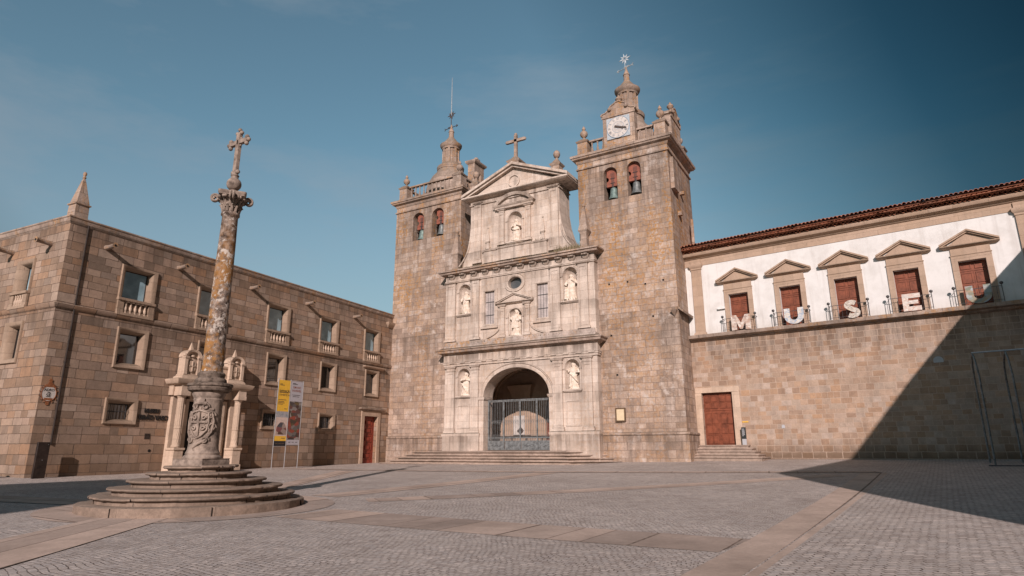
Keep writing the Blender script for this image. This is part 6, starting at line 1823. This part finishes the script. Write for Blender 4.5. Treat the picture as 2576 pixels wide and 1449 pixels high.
# ------------------------------------------------------------------ BANNERS
bn_o = mus.matrix_basis @ Vector((-12.35, -2.0, 0))
bx = empty('exhibition_banners', (bn_o.x, bn_o.y, gz(bn_o.x, bn_o.y)), mus.rotation_euler.z)
tag(bx, 'pair of tall exhibition banners, yellow and grey, on slim steel poles', 'banner')
z0 = -gz(bn_o.x, bn_o.y)
P1 = [(-0.98, 5.78), (-0.02, 5.78), (1.02, 5.76)]
mb = MB()
for x, zt in P1: mb.tube([(x, 0, -0.05), (x, 0, zt + z0)], 0.022, 8)
mb.tube([(0.0, 0, 5.73 + z0), (1.02, 0, 5.73 + z0)], 0.018, 6); mb.tube([(0.0, 0, 1.93 + z0), (1.02, 0, 1.93 + z0)], 0.012, 6); mb.tube([(-0.98, 0, 1.85 + z0), (-0.02, 0, 1.85 + z0)], 0.012, 6)
build('pole', mb, 'steel', bx)
def panel(name, x0, x1, za, zb_, mat):
    q = MB(); q.box(x0, x1, -0.012, 0.012, za + z0, zb_ + z0); return build(name, q, mat, bx, smooth=0)
panel('banner_sheet', -0.94, -0.06, 3.86, 5.70, 'yellow')
panel('banner_sheet', -0.94, -0.06, 3.52, 3.859, 'panelsky'); panel('banner_sheet', -0.94, -0.06, 2.44, 3.519, 'panelpink')
panel('banner_sheet', -0.94, -0.06, 2.16, 2.439, 'yellow'); panel('banner_sheet', -0.94, -0.06, 1.87, 2.159, 'blackban')
q = MB(); q.prism([(-0.90, 2.52 + z0), (-0.10, 2.52 + z0), (-0.08, 2.8 + z0), (-0.22, 3.1 + z0), (-0.38, 3.24 + z0), (-0.58, 3.24 + z0), (-0.72, 3.12 + z0), (-0.86, 2.95 + z0)], -0.016, -0.0125); build('banner_picture', q, 'painting1', bx, smooth=0)
panel('banner_sheet', 0.02, 0.98, 4.50, 5.70, 'greyban'); panel('banner_sheet', 0.02, 0.98, 2.24, 4.499, 'painting2'); panel('banner_sheet', 0.02, 0.98, 1.95, 2.239, 'greyban')
def btext(s_, x, z, size, mat, bold=0.0, align='CENTER', sx=1.0):
    text('banner_lettering', s_, size, mat, bx, T(x, -0.016, z + z0), 0.001, bold, align, sx)
btext('EXPOSIÇÃO', -0.88, 5.04, 0.17, 'blackban', 0.004, 'LEFT', 0.95)
btext('EXHIBITION', -0.88, 4.82, 0.16, 'bronzetrim', 0.0, 'LEFT', 0.95)
btext('UM RIO', 0.50, 5.33, 0.19, 'yoke', 0.002)
btext('INVISÍVEL', 0.50, 5.13, 0.18, 'yoke', 0.002)
mb = MB(); rnd = random.Random(9)
for (xa, zz, ln) in ((-0.86, 5.44, 0.2), (-0.86, 5.38, 0.35), (-0.88, 4.94, 0.72), (-0.9, 4.52, 0.62), (-0.9, 4.42, 0.45), (-0.9, 4.34, 0.5), (-0.9, 4.26, 0.36), (-0.4, 4.0, 0.22), (-0.85, 2.0, 0.16), (-0.6, 2.0, 0.17), (-0.38, 2.0, 0.22), (-0.45, 2.3, 0.3)):
    mb.box(xa, xa + ln, -0.015, -0.0125, zz + z0, zz + z0 + 0.035)
build('small_print', mb, 'bronzetrim', bx, smooth=0)
mb = MB()
for (xa, zz, ln) in ((0.14, 5.56, 0.25), (0.14, 5.51, 0.4), (0.15, 4.86, 0.66), (0.2, 4.77, 0.55), (0.14, 2.08, 0.16), (0.42, 2.08, 0.16), (0.70, 2.08, 0.16)):
    mb.box(xa, xa + ln, -0.015, -0.0125, zz + z0, zz + z0 + 0.03)
build('small_print', mb, 'totem', bx, smooth=0)

# ------------------------------------------------------------------ METAL HOOP FRAME in the shade at right
mf = empty('metal_hoop_frame', (3.9, 35.1, gz(3.9, 35.1))); tag(mf, 'tall grey tubular metal hoop frame standing in the shade', 'metal frame')
mb = MB()
mb.box(-0.25, 2.6, -0.05, 0.05, 0, 0.05); mb.box(-0.25, 2.6, 2.05, 2.15, 0, 0.05)
build('floor_bar', mb, 'iron', mf)
zb0 = -gz(3.9, 35.1)
for x in (0.0, 1.2, 2.4):
    mb = MB(); mb.tube([(x, 0, 0), (x, 0, 3.6 + zb0), (x, -0.02, 4.8 + zb0), (x - 0.05, -0.05, 5.5 + zb0), (x - 0.10, 0.0, 5.82 + zb0), (x - 0.06, 0.6, 5.75 + zb0), (x, 1.6, 5.4 + zb0), (x + 0.03, 2.0, 4.7 + zb0), (x + 0.05, 2.1, 3.6 + zb0), (x + 0.05, 2.1, 0)], 0.045, 8)
    build('hoop', mb, 'gate', mf, smooth=60)
mb = MB(); mb.tube([(-0.12, 0, 5.84 + zb0), (2.4, 0, 5.88 + zb0)], 0.035, 8); build('top_bar', mb, 'steel', mf)
